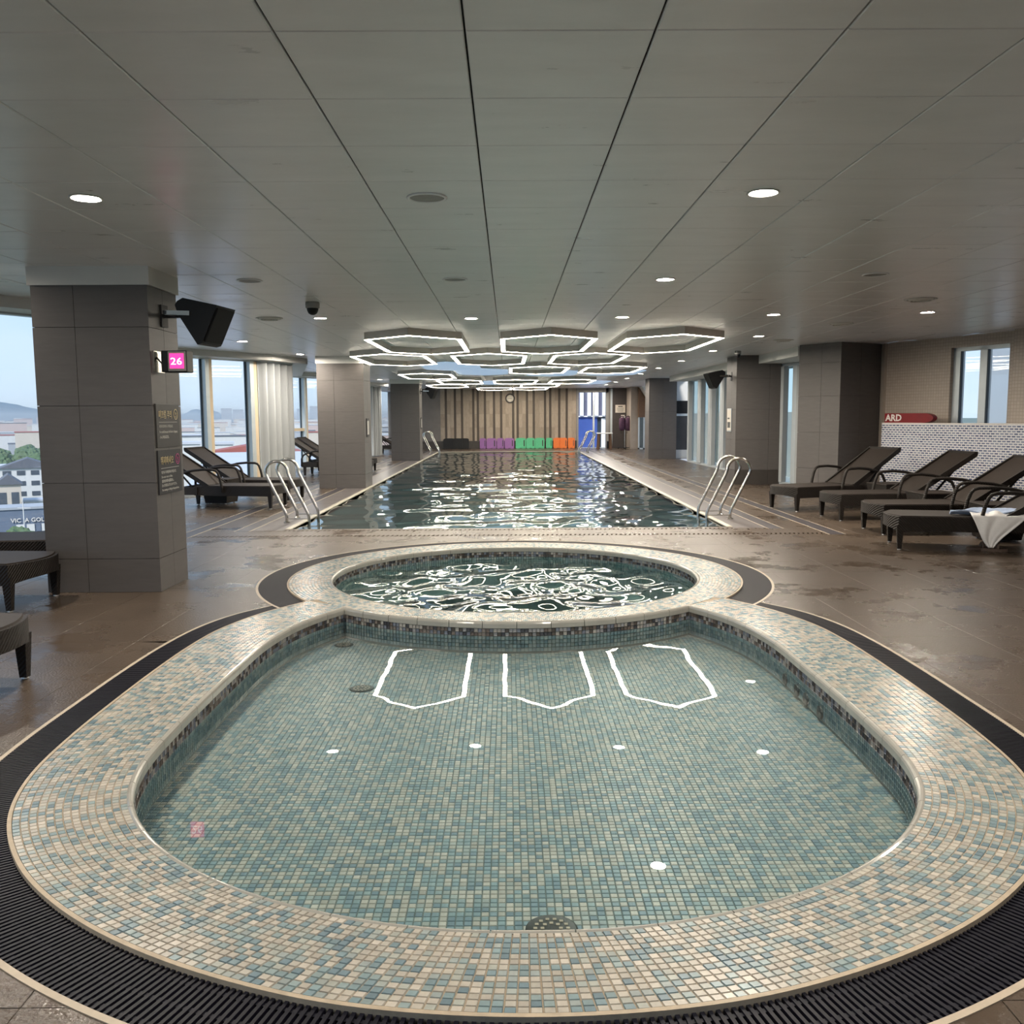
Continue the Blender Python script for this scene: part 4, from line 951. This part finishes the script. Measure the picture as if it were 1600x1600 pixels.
# ------------------------------------------------------------------ loudspeakers, sign, display
def loudspeaker(loc, rz, label, mirror=1, s=1.0):
    """local +x away from the wall; trapezoid cabinet tipped down"""
    t = thing('loudspeaker', label, 'loudspeaker', loc, rz); k_ = s
    prof = [(0, .13), (.03, .17), (.30, .155), (.30, -.155), (.03, -.17), (0, -.13)]
    body = [(-.02, .07), (.0, .10), (.05, .125), (.34, .06), (.20, -.24), (.16, -.25), (-.0, .0)]
    n = len(body); w_ = .17
    mb = MB(); mb.add([(x, -w_, z) for x, z in body] + [(x, w_, z) for x, z in body], [tuple(range(n)), tuple(range(2 * n - 1, n - 1, -1))] + [(i, (i + 1) % n, n + (i + 1) % n, n + i) for i in range(n)])
    M_ = Matrix.Translation((.22, 0, 0)); mb.xform(M_).build('cabinet', 'black_plastic', t)
    a, b = Vector((.34, 0, .06)), Vector((.20, 0, -.24)); d = (b - a).normalized(); nn = Vector((-d.z, 0, d.x))
    if nn.x < 0: nn = -nn
    mb = MB(); vs = []
    for o_ in (.002, .012):
        for q_ in (a + d * .02, b - d * .02):
            for y in (-w_ + .02, w_ - .02): vs.append(q_ + nn * o_ + Vector((0, y, 0)))
    mb.add(vs, [(0, 1, 3, 2), (6, 7, 5, 4), (0, 4, 5, 1), (2, 3, 7, 6), (0, 2, 6, 4), (1, 5, 7, 3)]).xform(M_).build('grille', 'speaker_mesh', t)
    MB().box(-.0, .018, -.05, .05, -.09, .09).build('wall_plate', 'dark_metal', t)
    MB().beam((0, 0, .0), (.24, 0, .0), .04, .03).build('arm', 'dark_metal', t)
    for y in (-w_ - .012, w_ + .012): MB().beam((.12, y, .01), (.33, y, .0), .012, .035).build('bracket_arm', 'steel', t)
    MB().beam((.12, -w_ - .018, .01), (.12, w_ + .018, .01), .03, .03).build('yoke_bar', 'dark_metal', t)
    return t
loudspeaker((-2.87, 7.60, 2.27), math.radians(-8), 'black wedge loudspeaker on the nearest left column')
loudspeaker((4.65, 18.8, 2.22), math.radians(188), 'black wedge loudspeaker on the right hand column')
loudspeaker((-2.87, 29.6, 2.25), math.radians(-10), 'black wedge loudspeaker on the far left column')

sp = -2.885 + .012
for k_, (z0, z1, y0, y1, mt, lb) in enumerate(((1.185, 1.545, 7.335, 7.845, 'sign_panel_b', 'upper slippery floor warning sign in gold Korean on the nearest column'), (.80, 1.165, 7.335, 7.845, 'sign_panel', 'lower no running sign in gold Korean on the nearest column'))):
    t = thing('sign', lb, 'sign', (sp, y0, z0))
    W_, H_ = y1 - y0, z1 - z0
    MB().bevbox(0, .012, 0, W_, 0, H_, .002).build('panel', mt, t)
    X, Y_ = (0, 1, 0), (0, 0, 1)
    if k_ == 0: body = ['미끄럼 주의', ['바닥이 미끄러우니 주의하십시오.', 'Be careful because the floor is slippery.', '小心地面湿滑。']]
    else: body = ['뛰지마시오', ['뛰거나 다이빙하지 마십시오.', 'Do not run or dive.', '请勿奔跑或跳水。', '走ったり飛び込んだりしないでください。', 'No running or diving in the pool area.']]
    text('title', body[0], .075, 'sign_gold', t, (.013, .05, H_ - .115), X, Y_, width=.28)
    MB().box(.012, .0135, .05, W_ - .06, H_ - .152, H_ - .149).build('rule', 'sign_white', t)
    zz = H_ - .195
    for i, s_ in enumerate(body[1]): text('text_line', s_, .028, 'sign_white', t, (.0125, .055, zz), X, Y_, width=(.30, .40, .2)[i] if k_ == 0 else (.33, .24, .26, .33, .38)[i], ext=.0006); zz -= .044 if k_ == 0 else .036
    RX = Matrix.Translation((.0125, W_ - .085, H_ - .085)) @ Matrix.Rotation(PI / 2, 4, 'Y')
    MB().lathe([(.046, 0), (.046, .002), (.039, .002), (.039, 0)], 28, close=False).xform(RX).build('icon_ring', 'sign_gold' if k_ == 0 else 'sign_pink', t)
    mb = MB()
    for a, b in (((-.012, .02), (-.002, -.004)), ((-.002, -.004), (.016, -.010)), ((.0, .012), (.014, .004)), ((-.022, -.022), (.022, -.022))): mb.beam((.0135, W_ - .085 + a[0], H_ - .085 + a[1]), (.0135, W_ - .085 + b[0], H_ - .085 + b[1]), .005, .002, (1, 0, 0))
    mb.build('icon_figure', 'sign_gold' if k_ == 0 else 'sign_pink', t)
# temperature display
t = thing('digital_display', 'small box display with glowing red digits on the nearest column', 'display', (sp, 7.52, 1.80))
MB().box(0, .012, -.17, .05, 0, .17).build('junction_plate', 'steel', t)
MB().tube([(.012, -.12, .12), (.05, -.08, .06), (.09, -.04, .07)], .008, 6).build('cable', 'black_plastic', t)
MB().bevbox(.05, .26, -.13, .02, .0, .175, .006).build('case', 'black_plastic', t)
MB().bevbox(.11, .255, -.142, -.128, .008, .168, .004).build('bezel', 'grey_trim', t)
MB().box(.125, .24, -.145, -.141, .03, .15).build('screen', 'led_red', t)
text('digits', '26', .08, 'led_white', t, (.135, -.1465, .06), (1, 0, 0), (0, 0, 1), width=.09, ext=.0005)
# framed safety sheet and gold emblems on other columns
def plate(loc, rz, w_, h_, label, m_, sub):
    t = thing('wall_plate_sign', label, 'sign', loc, rz); MB().bevbox(0, w_, -.012, 0, 0, h_, .003).build('panel', m_, t)
    MB().box(.06 * w_, .94 * w_, -.014, -.012, .05 * h_, .95 * h_).build('sheet', sub, t); return t
t = plate((4.645, 19.06, 1.08), -PI / 2, .34, .48, 'framed pale notice on the side of the right speaker column', 'alu', 'paper')
MB().box(.06, .28, -.016, -.014, .08, .20).build('print_line', 'ink', t); MB().box(.06, .22, -.016, -.014, .26, .29).build('print_line', 'ink', t)
for (x, y, z, rz, lb) in ((-2.87, 18.2, 1.02, PI / 2, 'dark number board on the side of the middle left column'), (-2.87, 29.5, 1.02, PI / 2, 'dark number board on the side of the far left column')):
    t = plate((x, y, z), rz, .3, .38, lb, 'sign_panel', 'sign_panel_b')
    for k_ in range(4): MB().box(.05 + .055 * k_, .085 + .055 * k_, -.016, -.014, .05, .33).build('print_line', 'sign_white', t)

# ------------------------------------------------------------------ ladders
def ladder(xd, xp, y0, y1, label, up=.84):
    """xd deck anchor x, xp pool side x (both absolute)"""
    t = thing('pool_ladder', label, 'ladder', ((xd + xp) / 2, (y0 + y1) / 2, 0)); sg = 1 if xp > xd else -1; cx_, cyy = t.location.x, t.location.y
    for y in (y0, y1):
        d, p = xd - cx_, xp - cx_; lean = -sg * .27; R = abs(p - d) / 2; mx_ = (d + p) / 2 + lean
        path = [(d, 0, .0), (d, 0, .08), (d - sg * .012, 0, .13), (d + lean * .93, 0, up - R - .06), (d + lean, 0, up - R)]
        for k_ in range(1, 10): a = PI - PI * k_ / 10; path.append((mx_ + sg * R * math.cos(a), 0, up - R + R * math.sin(a)))
        path += [(p + lean, 0, up - R), (p + lean * .93, 0, up - R - .06), (p - sg * .012, 0, .13), (p, 0, .08), (p, 0, -.9)]
        MB().tube([(x, y - cyy, z) for x, _, z in path], .021, 12).build('rail', 'steel', t, smooth=True)
        MB().beam((d, y - cyy, .055), (p, y - cyy, .055), .025, .012).build('brace_bar', 'steel', t)
        MB().lathe([(.045, 0), (.045, .01), (.028, .02), (.022, .02)], 16, (d, y - cyy, 0)).build('anchor_flange', 'steel', t)
    for z in (-.2, -.5): MB().box(xp - cx_ - .03, xp - cx_ + .03, y0 - cyy, y1 - cyy, z, z + .03).build('step', 'steel', t)
    return t
ladder(-3.02, -2.72, 12.12, 12.72, 'steel pool ladder at the near left corner of the long pool')
ladder(3.05, 2.73, 12.27, 12.83, 'steel pool ladder at the near right corner of the long pool')
ladder(-3.05, -2.72, 34.9, 35.5, 'steel pool ladder at the far left corner of the long pool')
ladder(3.05, 2.73, 34.3, 34.9, 'steel pool ladder at the far right corner of the long pool')

# ------------------------------------------------------------------ loungers
def make_lounger():
    t = thing('sun_lounger', 'x', 'sun lounger', (0, 0, 0), 0, 'dark wicker sun loungers')
    Wd = .33; n = 14; pl = []
    for k_ in range(n + 1): a = -1 + 2 * k_ / n; pl.append((.10 * (a * a), Wd * a))
    outer = pl + [(1.36, Wd), (1.36, -Wd)]
    m_ = len(outer); mb = MB()
    def zb(x, y): # arched lower edge
        return .235 - .035 * min(1, abs(y) / Wd) ** 3 if x < .2 else .21
    mb.add([(x, y, .355) for x, y in outer] + [(x, y, zb(x, y)) for x, y in outer], [(i, m_ + i, m_ + (i + 1) % m_, (i + 1) % m_) for i in range(m_)] + [tuple(range(m_ - 1, -1, -1))])
    mb.build('frame', 'wicker', t)
    inn = [(.02 + x * .97, y * .97) for x, y in outer]; mb = MB(); mb.add([(x, y, .352) for x, y in inn] + [(x * .995 + .005, y * .98, .366) for x, y in inn], [(i, (i + 1) % m_, m_ + (i + 1) % m_, m_ + i) for i in range(m_)] + [tuple(range(m_, 2 * m_))]); mb.build('seat', 'wicker_sling', t)
    mb = MB(); a, b = Vector((1.14, 0, .372)), Vector((1.98, 0, .90)); d = (b - a).normalized(); nn = Vector((-d.z, 0, d.x)); vs = []
    for o_ in (0, -.05):
        for s_ in (0, .5, 1):
            for y in (-1, 1): vs.append(a + (b - a) * s_ + nn * (o_ - .012 * math.sin(PI * s_)) + Vector((0, y * (Wd - .03), 0)))
    mb.add(vs, [(0, 2, 3, 1), (2, 4, 5, 3), (6, 7, 9, 8), (8, 9, 11, 10), (0, 1, 7, 6), (4, 10, 11, 5), (0, 6, 8, 2), (2, 8, 10, 4), (1, 3, 9, 7), (3, 5, 11, 9)]); bk = mb.build('backrest', 'wicker_sling', t)
    mb = MB()
    for y in (-1, 1): mb.beam(a + Vector((0, y * (Wd - .02), -.02)), b + Vector((0, y * (Wd - .02), -.02)), .03, .065, nn)
    mb.beam(b + Vector((0, -Wd + .01, -.01)), b + Vector((0, Wd - .01, -.01)), .05, .05); mb.build('back_frame', 'wicker', bk)
    for y in (-1, 1): MB().beam((1.32, y * (Wd - .05), .23), (1.70, y * (Wd - .06), .66), .022, .022).build('back_strut', 'black_plastic', t)
    for sx_, xx in ((0, .12), (1, 1.62)):
        for y in (-1, 1):
            yy = y * (Wd - .03); mb = MB()
            mb.add([(xx - .035, yy - .03, .26), (xx + .035, yy - .03, .26), (xx + .035, yy + .03, .26), (xx - .035, yy + .03, .26), (xx - .02, yy - .02, .012), (xx + .02, yy - .02, .012), (xx + .02, yy + .02, .012), (xx - .02, yy + .02, .012)], [(0, 1, 2, 3), (7, 6, 5, 4), (0, 4, 5, 1), (1, 5, 6, 2), (2, 6, 7, 3), (3, 7, 4, 0)])
            lg = mb.build('leg', 'wicker', t); MB().lathe([(.018, 0), (.02, .004), (.017, .014)], 10, (xx, yy, 0)).build('foot_cap', 'foot_cap', lg)
    for y in (-1, 1): MB().box(1.30, 1.68, y * Wd - .025, y * Wd + .025, .22, .34).build('side_rail', 'wicker', t)
    MB().box(1.64, 1.69, -Wd, Wd, .23, .33).build('rear_rail', 'wicker', t)
    for y in (-1, 1):
        yy = y * (Wd + .022); path = [(.88, yy, .26), (.89, yy, .36), (.915, yy, .48), (.945, yy, .565), (.975, yy, .60), (1.02, yy, .615), (1.18, yy, .622), (1.36, yy, .605), (1.52, yy, .565), (1.63, yy, .51), (1.68, yy, .42), (1.685, yy, .24)]
        MB().tube(path, .02, 8, flat=1.15).build('armrest', 'wicker', t, smooth=True)
    return t
proto = make_lounger()
LS = [(4.03, 13.36, 20, 'dark wicker lounger farthest along the right deck beside the angled column'), (4.32, 12.24, 5, 'second dark wicker lounger from the angled column on the right deck'),
      (4.33, 10.84, 0, 'third dark wicker lounger from the angled column, beside the one with towels'), (4.08, 9.68, -14, 'dark wicker lounger with towels on it, nearest on the right deck'),
      (-2.58, 4.53, 176, 'dark wicker lounger nearest the camera at the left frame edge'), (-3.57, 6.85, 176, 'dark wicker lounger in front of the nearest left column'),
      (-3.92, 8.18, 186, 'dark wicker lounger half hidden behind the nearest left column'), (-3.56, 14.22, 172, 'dark wicker lounger behind the near left ladder, closer of the pair'),
      (-3.60, 15.55, 170, 'dark wicker lounger behind the near left ladder, farther of the pair'), (-3.32, 22.0, 176, 'dark wicker lounger left of the middle left column, nearer one'),
      (-3.42, 23.3, 176, 'dark wicker lounger left of the middle left column, farther one'), (-3.2, 34.2, 180, 'dark wicker lounger far away beside the far left column')]
for i, (x, y, a, lb) in enumerate(LS):
    o = proto if i == 0 else copy_tree(proto)
    o.location = (x, y, 0.001); o.rotation_euler = (0, 0, math.radians(a)); o['label'] = lb
def side_table(x, y, a, label):
    t = thing('side_table', label, 'side table', (x, y, 0), math.radians(a), 'wicker side tables'); b0, b1, h_ = .19, .24, .40
    mb = MB(); mb.add([(-b0, -b0, .02), (b0, -b0, .02), (b0, b0, .02), (-b0, b0, .02), (-b1, -b1, h_), (b1, -b1, h_), (b1, b1, h_), (-b1, b1, h_)], [(3, 2, 1, 0), (0, 1, 5, 4), (1, 2, 6, 5), (2, 3, 7, 6), (3, 0, 4, 7), (4, 5, 6, 7)]).build('table_body', 'wicker', t)
    MB().bevbox(-b1 - .005, b1 + .005, -b1 - .005, b1 + .005, h_, h_ + .02, .006).build('table_top', 'wicker_sling', t)
    for sx_ in (-1, 1):
        for sy_ in (-1, 1): MB().lathe([(.016, 0), (.018, .02)], 8, (sx_ * .15, sy_ * .15, 0)).build('foot', 'foot_cap', t)
side_table(5.62, 13.12, 12, 'dark wicker side table between the two farthest right loungers')
side_table(5.52, 11.6, 3, 'dark wicker side table between the second and third right loungers')
side_table(5.55, 10.09, -6, 'dark wicker side table beside the lounger with towels')
side_table(-4.82, 14.99, 170, 'dark wicker side table between the pair of loungers behind the left ladder')

# towels on the nearest right lounger
Lx, Ly, La = 4.08, 9.68, math.radians(-14)
def local(x, y, z): return Vector((Lx + x * math.cos(La) - y * math.sin(La), Ly + x * math.sin(La) + y * math.cos(La), z))
def cloth(name, label, m_, fn, nu, nv):
    mb = MB(); vs = [local(*fn(i / nu, j / nv)) for i in range(nu + 1) for j in range(nv + 1)]; w_ = nv + 1
    mb.add(vs, [(i * w_ + j, i * w_ + j + 1, (i + 1) * w_ + j + 1, (i + 1) * w_ + j) for i in range(nu) for j in range(nv)])
    o = mb.build(name, m_, smooth=True); md = o.modifiers.new('thickness', 'SOLIDIFY'); md.thickness = .008; md.offset = 1
    return tag(o, label, 'towel')
def fwhite(u, v): # u from the seat to the hanging tip, v across
    spread = .52 * (1 - .93 * max(0, (u - .45) / .55)); x = 1.02 + .04 * math.sin(5 * u) + (v - .5) * spread
    wv = .010 * math.sin(v * 14 + 3 * u) + .006 * math.sin(v * 23 + 9 * u)
    if u < .45: y = -.02 - (u / .45) * .325; z = .374 + .012 + wv + .012 * math.sin(8 * u)
    else: y = -.352 - .028 * math.sin(PI * min(1, (u - .45) * 2.2)) * .5 - .02 + wv * .6; z = .380 - (u - .45) / .55 * .32
    return x, y, z
cloth('towel', 'white towel hanging in a point over the side of the nearest right lounger', 'towel_white', fwhite, 40, 26)
def fblue(u, v):
    x = .62 + .85 * u; y = -.20 + .10 * math.sin(2.6 * u) + (v - .5) * (.05 + .20 * math.sin(PI * min(1, u * 1.1) * .8))
    return x, y, .376 + .034 * (1 + math.sin(9 * u + 5 * v)) * (.4 + u * .5) + .012 * math.sin(17 * v + 11 * u) * (1 - u * .3) + .014
cloth('towel', 'pale blue towel crumpled along the seat of the nearest right lounger', 'towel_blue', fblue, 44, 16)
for k_, (x, y, a) in enumerate(((.93, -.12, 8), (1.06, -.18, -6))):
    p = local(x, y, 0); t = thing('sandal', ['brown sandal under the towel lounger, left one of the pair', 'brown sandal under the towel lounger, right one of the pair'][k_], 'sandal', (p.x, p.y, 0), La + math.radians(a), 'pair of sandals')
    pts = [(.13 * math.cos(a_) * (1 if math.cos(a_) > 0 else .95), .045 * math.sin(a_) * (1 + .2 * math.cos(a_))) for a_ in np.linspace(0, 2 * PI, 20, endpoint=False)]
    MB().prism(pts, 0, .028).build('sole', 'sandal', t); MB().tube([(.03, -.045, .025), (.035, -.03, .06), (.04, 0, .07), (.035, .03, .06), (.03, .045, .025)], .012, 6, flat=2).build('strap', 'sandal', t)

# ------------------------------------------------------------------ outside: city, trees, hills
GZ = -28.0
mat('ground_city', (.20, .23, .23), .9, noise=(.02, .4), color2=(.12, .17, .11), coord='World'); mat('hill_haze_blue', (.13, .20, .26), .95, noise=(.004, .3), coord='World')  # hill colour has blue distance haze painted into it
mat('bld_white', (.72, .71, .70), .8, noise=(.3, .08)); mat('bld_cream', (.66, .58, .50), .8, noise=(.3, .1)); mat('bld_pink', (.62, .48, .44), .8, noise=(.3, .1)); mat('bld_grey', (.42, .44, .48), .8, noise=(.3, .1)); mat('bld_blue', (.16, .20, .28), .7, noise=(.3, .15))
mat('roof_white', (.60, .62, .68), .8, noise=(.15, .10)); mat('roof_red', (.42, .13, .11), .8, noise=(.3, .2)); mat('roof_dark', (.16, .17, .20), .8, noise=(.3, .2)); mat('win_dark', (.10, .12, .15), .3, noise=(1, .2)); mat('tree_leaf', (.085, .15, .075), .9, noise=(.5, .5), color2=(.14, .19, .10)); mat('road', (.3, .3, .31), .9, noise=(.2, .1))
gr = struct(MB().add([(-9000, -200, GZ), (3000, -200, GZ), (3000, 9000, GZ), (-9000, 9000, GZ)], [(0, 1, 2, 3)]).build('ground', 'ground_city'), 'distant city ground seen through the windows')
def view(px, dist): a = math.atan2(px - 795, 1400); return Vector((math.sin(a) * dist, math.cos(a) * dist, 0))
def hill(px0, px1, dist, h_, label, seed):
    r = random.Random(seed); n = 40; pts = []; a, b = view(px0, dist), view(px1, dist); dv = (b - a); nr = Vector((-dv.y, dv.x, 0)).normalized()
    ridge = [max(0.02, math.sin(PI * k_ / n) ** .8 * (1 + .10 * math.sin(k_ * .55 + seed) + .03 * r.uniform(-1, 1))) * h_ for k_ in range(n + 1)]
    mb = MB(); vs = []
    for off, f in ((-900, 0), (-350, .55), (0, 1), (350, .6), (900, 0)):
        for k_ in range(n + 1): p = a + dv * (k_ / n) + nr * off; vs.append((p.x, p.y, GZ + ridge[k_] * f))
    w_ = n + 1; mb.add(vs, [(j * w_ + k_, j * w_ + k_ + 1, (j + 1) * w_ + k_ + 1, (j + 1) * w_ + k_) for j in range(4) for k_ in range(n)])
    tag(mb.build('hill', 'hill_haze_blue', smooth=True), label, 'hill')
hill(-240, 180, 5200, 105, 'hazy blue hill beyond the city left of the nearest column', 2)
hill(262, 372, 5600, 75, 'smaller hazy blue hill seen right of the nearest column', 5)
FOOT = []
def free(p, rad):
    if any((p.x - a) ** 2 + (p.y - b) ** 2 < (rad + c_) ** 2 for a, b, c_ in FOOT): return False
    FOOT.append((p.x, p.y, rad)); return True
def building(px, dist, w_, d_, h_, wm, label, rm='roof_dark', rz=None, wins=None, group=None, gable=False, base=None):
    p = view(px, dist); a = math.atan2(p.x, p.y) if rz is None else rz
    t = thing('building', label, 'building', (p.x, p.y, GZ if base is None else base), -a, group)
    if group is None: FOOT.append((p.x + math.sin(a) * d_ / 2, p.y + math.cos(a) * d_ / 2, .62 * max(w_, d_)))
    MB().box(-w_ / 2, w_ / 2, 0, d_, 0, h_).build('wall', wm, t)
    if gable: MB().add([(-w_ / 2 - .6, -.6, h_), (w_ / 2 + .6, -.6, h_), (0, -.6, h_ + gable), (-w_ / 2 - .6, d_, h_), (w_ / 2 + .6, d_, h_), (0, d_, h_ + gable)], [(0, 1, 2), (5, 4, 3), (0, 2, 5, 3), (2, 1, 4, 5), (1, 0, 3, 4)]).build('roof', rm, t)
    else: MB().box(-w_ / 2 - .3, w_ / 2 + .3, -.3, d_ + .3, h_, h_ + .6).build('roof', rm, t)
    if wins:
        nx_, nz_ = wins
        for i in range(nx_):
            for j in range(nz_):
                cx_ = -w_ / 2 + w_ * (i + .5) / nx_; cz = h_ * (j + .55) / nz_
                MB().box(cx_ - w_ / nx_ * .3, cx_ + w_ / nx_ * .3, -.15, .1, cz - h_ / nz_ * .2, cz + h_ / nz_ * .22).build('window', 'win_dark', t)
    return t
nw = tag(MB().box(13, 13.6, 4, 24.5, GZ, 8).build('neighbour_wall', 'bld_white'), 'white neighbouring wall seen through the right window', 'wall')
pp = thing('balcony_parapet', 'pale low balcony wall outside the right hand glass', 'parapet', (8.0, 28, 0)); MB().box(0, .15, -11.5, 12, -.4, 1.5).build('parapet_wall', 'bld_white', pp); MB().box(-2.4, .15, -11.5, 12, -.5, -.35).build('balcony_slab', 'bld_grey', pp)
building(45, 330, 16, 14, 13.5, 'bld_white', 'white four-storey block with a low gable left of the nearest column', 'roof_dark', wins=(4, 4), gable=3.2)
building(13, 304, 6.5, 12, 10.0, 'bld_cream', 'small gabled cream house front below the white block', 'roof_dark', wins=(2, 1), gable=3.0)
building(-2, 352, 9, 12, 13, 'bld_white', 'white balconied block at the left frame edge', 'roof_white', wins=(1, 4))
building(62, 312, 9, 8, 4.0, 'bld_white', 'low white shed roof in front of the gabled block', 'roof_white', wins=(3, 1))
building(8, 286, 9, 8, 4.2, 'bld_pink', 'low peach coloured roof at the left frame edge', 'roof_white')
vb = building(42, 262, 13.5, 10, 6.2, 'bld_blue', 'dark blue shop building with white roof lettering left of the column', 'bld_grey')
text('lettering', 'VIC  A GOLF', 1.5, 'print_white', vb, (-4.2, -.3, 2.9), (1, 0, 0), (0, 0, 1), width=8.4, ext=.05, bold=.03)
for i, (a, b, mm) in enumerate(((-3, -1.2, 'bld_white'), (-.6, 1.2, 'bld_white'), (1.6, 2.6, 'bld_blue'), (2.8, 6, 'bld_white'))): MB().box(a, b, -.25, .1, .4, 2.3).build('shop_window', mm, vb)
ps = thing('utility_pole', 'thin pale utility pole in front of the lettered shop building', 'pole', tuple(view(34, 250) + Vector((0, 0, GZ)))); MB().tube([(0, 0, 0), (0, 0, 9)], .14, 6).build('pole', 'bld_white', ps); MB().beam((-1.4, 0, 7.6), (1.8, 0, 7.6), .12, .12).build('crossarm', 'bld_white', ps)
# big pale roof next door and the red roofed house
p = view(385, 100); t = thing('flat_roof_building', 'large pale flat roof just below the left windows', 'building', (p.x, p.y, GZ), math.radians(17))
MB().box(-5.6, 16, -68, 88, 0, 22.2).build('wall', 'bld_white', t); MB().box(-5.9, 16.3, -68.3, 88.3, 22.2, 22.5).build('roof', 'roof_white', t)
building(400, 205, 19, 14, 21.9, 'bld_cream', 'cream house with a long red roof behind the pale flat roof', 'roof_red', gable=1.7, wins=(5, 1))
building(300, 236, 4.5, 8, 22.9, 'bld_white', 'tall white plain wall seen beside the left mullion', 'roof_white')
building(344, 240, 7, 7, 22.6, 'bld_white', 'white house with wide dark windows behind the pale flat roof', 'roof_white', wins=(3, 1))
r = random.Random(11)
def far_city(px0, px1, n, d0, d1, h0, h1):
    for k_ in range(n):
        px = r.uniform(px0, px1); d = d0 * (d1 / d0) ** r.random(); m_ = r.choice(['bld_white', 'bld_white', 'bld_white', 'bld_cream', 'bld_pink', 'bld_grey']); h_ = r.uniform(h0, h1) * (1 + .0002 * d)
        w_, d_ = r.uniform(9, 26) * (1 + d / 2500), r.uniform(10, 24)
        if not free(view(px, d + d_ / 2), .55 * max(w_, d_)): continue
        building(px, d, w_, d_, h_, m_, {'bld_white': 'pale white block among the far hazy city buildings', 'bld_cream': 'cream block among the far hazy city buildings', 'bld_pink': 'pinkish block among the far hazy city buildings', 'bld_grey': 'grey block among the far hazy city buildings'}[m_], r.choice(['roof_white', 'roof_white', 'roof_dark', 'roof_red']), group='far city buildings')
far_city(-30, 80, 70, 700, 3800, 7, 20); far_city(280, 395, 80, 480, 3600, 6, 18); far_city(445, 505, 55, 480, 3600, 7, 20); far_city(588, 612, 25, 480, 3000, 7, 18)
for px, h_ in ((358, 55), (376, 50), (452, 60), (475, 52), (495, 64)): building(px, 4200, 45, 30, h_ + 14, 'bld_grey', 'tall hazy tower block standing above the far city skyline', 'roof_dark', group='tall far towers')
LEAF = None
def tree(p, s, label, group):
    global LEAF
    if LEAF is None:
        bm = bmesh.new(); bmesh.ops.create_icosphere(bm, subdivisions=4, radius=1); rr = np.random.default_rng(4)
        for v in bm.verts: c_ = v.co; v.co = c_ * (1 + .16 * math.sin(5 * c_.x + 3 * c_.y) * math.cos(4 * c_.z + 2 * c_.x) + .07 * math.sin(11 * c_.x + 7 * c_.z) * math.sin(9 * c_.y - 5 * c_.x) + .11 * rr.uniform(-1, 1)); v.co.z *= .8
        LEAF = bpy.data.meshes.new('crown'); bm.to_mesh(LEAF); bm.free(); LEAF.materials.append(MATS['tree_leaf'])
        trk = MB().tube([(0, 0, -1.6), (0, 0, -.3)], .1, 6).mesh('trunk', 'wood_brown'); tree.trunk = trk
    if not free(p, s * 1.15): return
    t = thing('tree', label, 'tree', (p.x, p.y, GZ + 1.5 * s), r.uniform(0, 6), group); t.scale = (s, s, s); link('crown', LEAF, t); link('trunk', tree.trunk, t)
for k_ in range(70): tree(view(r.uniform(-20, 85), r.uniform(430, 640)), r.uniform(3.5, 6), 'dark green tree in the belt behind the gabled white block', 'tree belt left of the column')
for k_ in range(26): tree(view(r.uniform(272, 318), r.uniform(150, 420)), r.uniform(3.5, 7), 'green tree beside the pale flat roof seen right of the nearest column', 'trees beside the flat roof')
for k_ in range(80): tree(view(r.uniform(320, 515), r.uniform(330, 460)), r.uniform(3.5, 6), 'green tree in the belt behind the red roof', 'tree belt behind the red roof')
for k_ in range(14): tree(view(r.uniform(20, 95), r.uniform(170, 205)), r.uniform(2.6, 4.2), 'olive green tree below the lettered shop building', 'trees below the shop')
for k_ in range(8): tree(view(r.uniform(588, 615), r.uniform(160, 260)), r.uniform(5, 8), 'green tree seen between the middle and far left columns', 'trees between left columns')

# ------------------------------------------------------------------ thin haze over the distant city
hm = bpy.data.materials.new('haze'); hm.use_nodes = True; hn = hm.node_tree.nodes; hn.clear()
ho = hn.new('ShaderNodeOutputMaterial'); hv = hn.new('ShaderNodeVolumeScatter'); hv.inputs['Color'].default_value = (.86, .93, 1.0, 1); hv.inputs['Density'].default_value = .00035; hv.inputs['Anisotropy'].default_value = .2
hm.node_tree.links.new(hv.outputs[0], ho.inputs['Volume'])
hz_ = MB().box(-6000, -60, 240, 7000, GZ - 1, 24).build('haze', hm); stuff(hz_); tag(hz_, 'pale blue haze hanging over the distant city', 'haze')
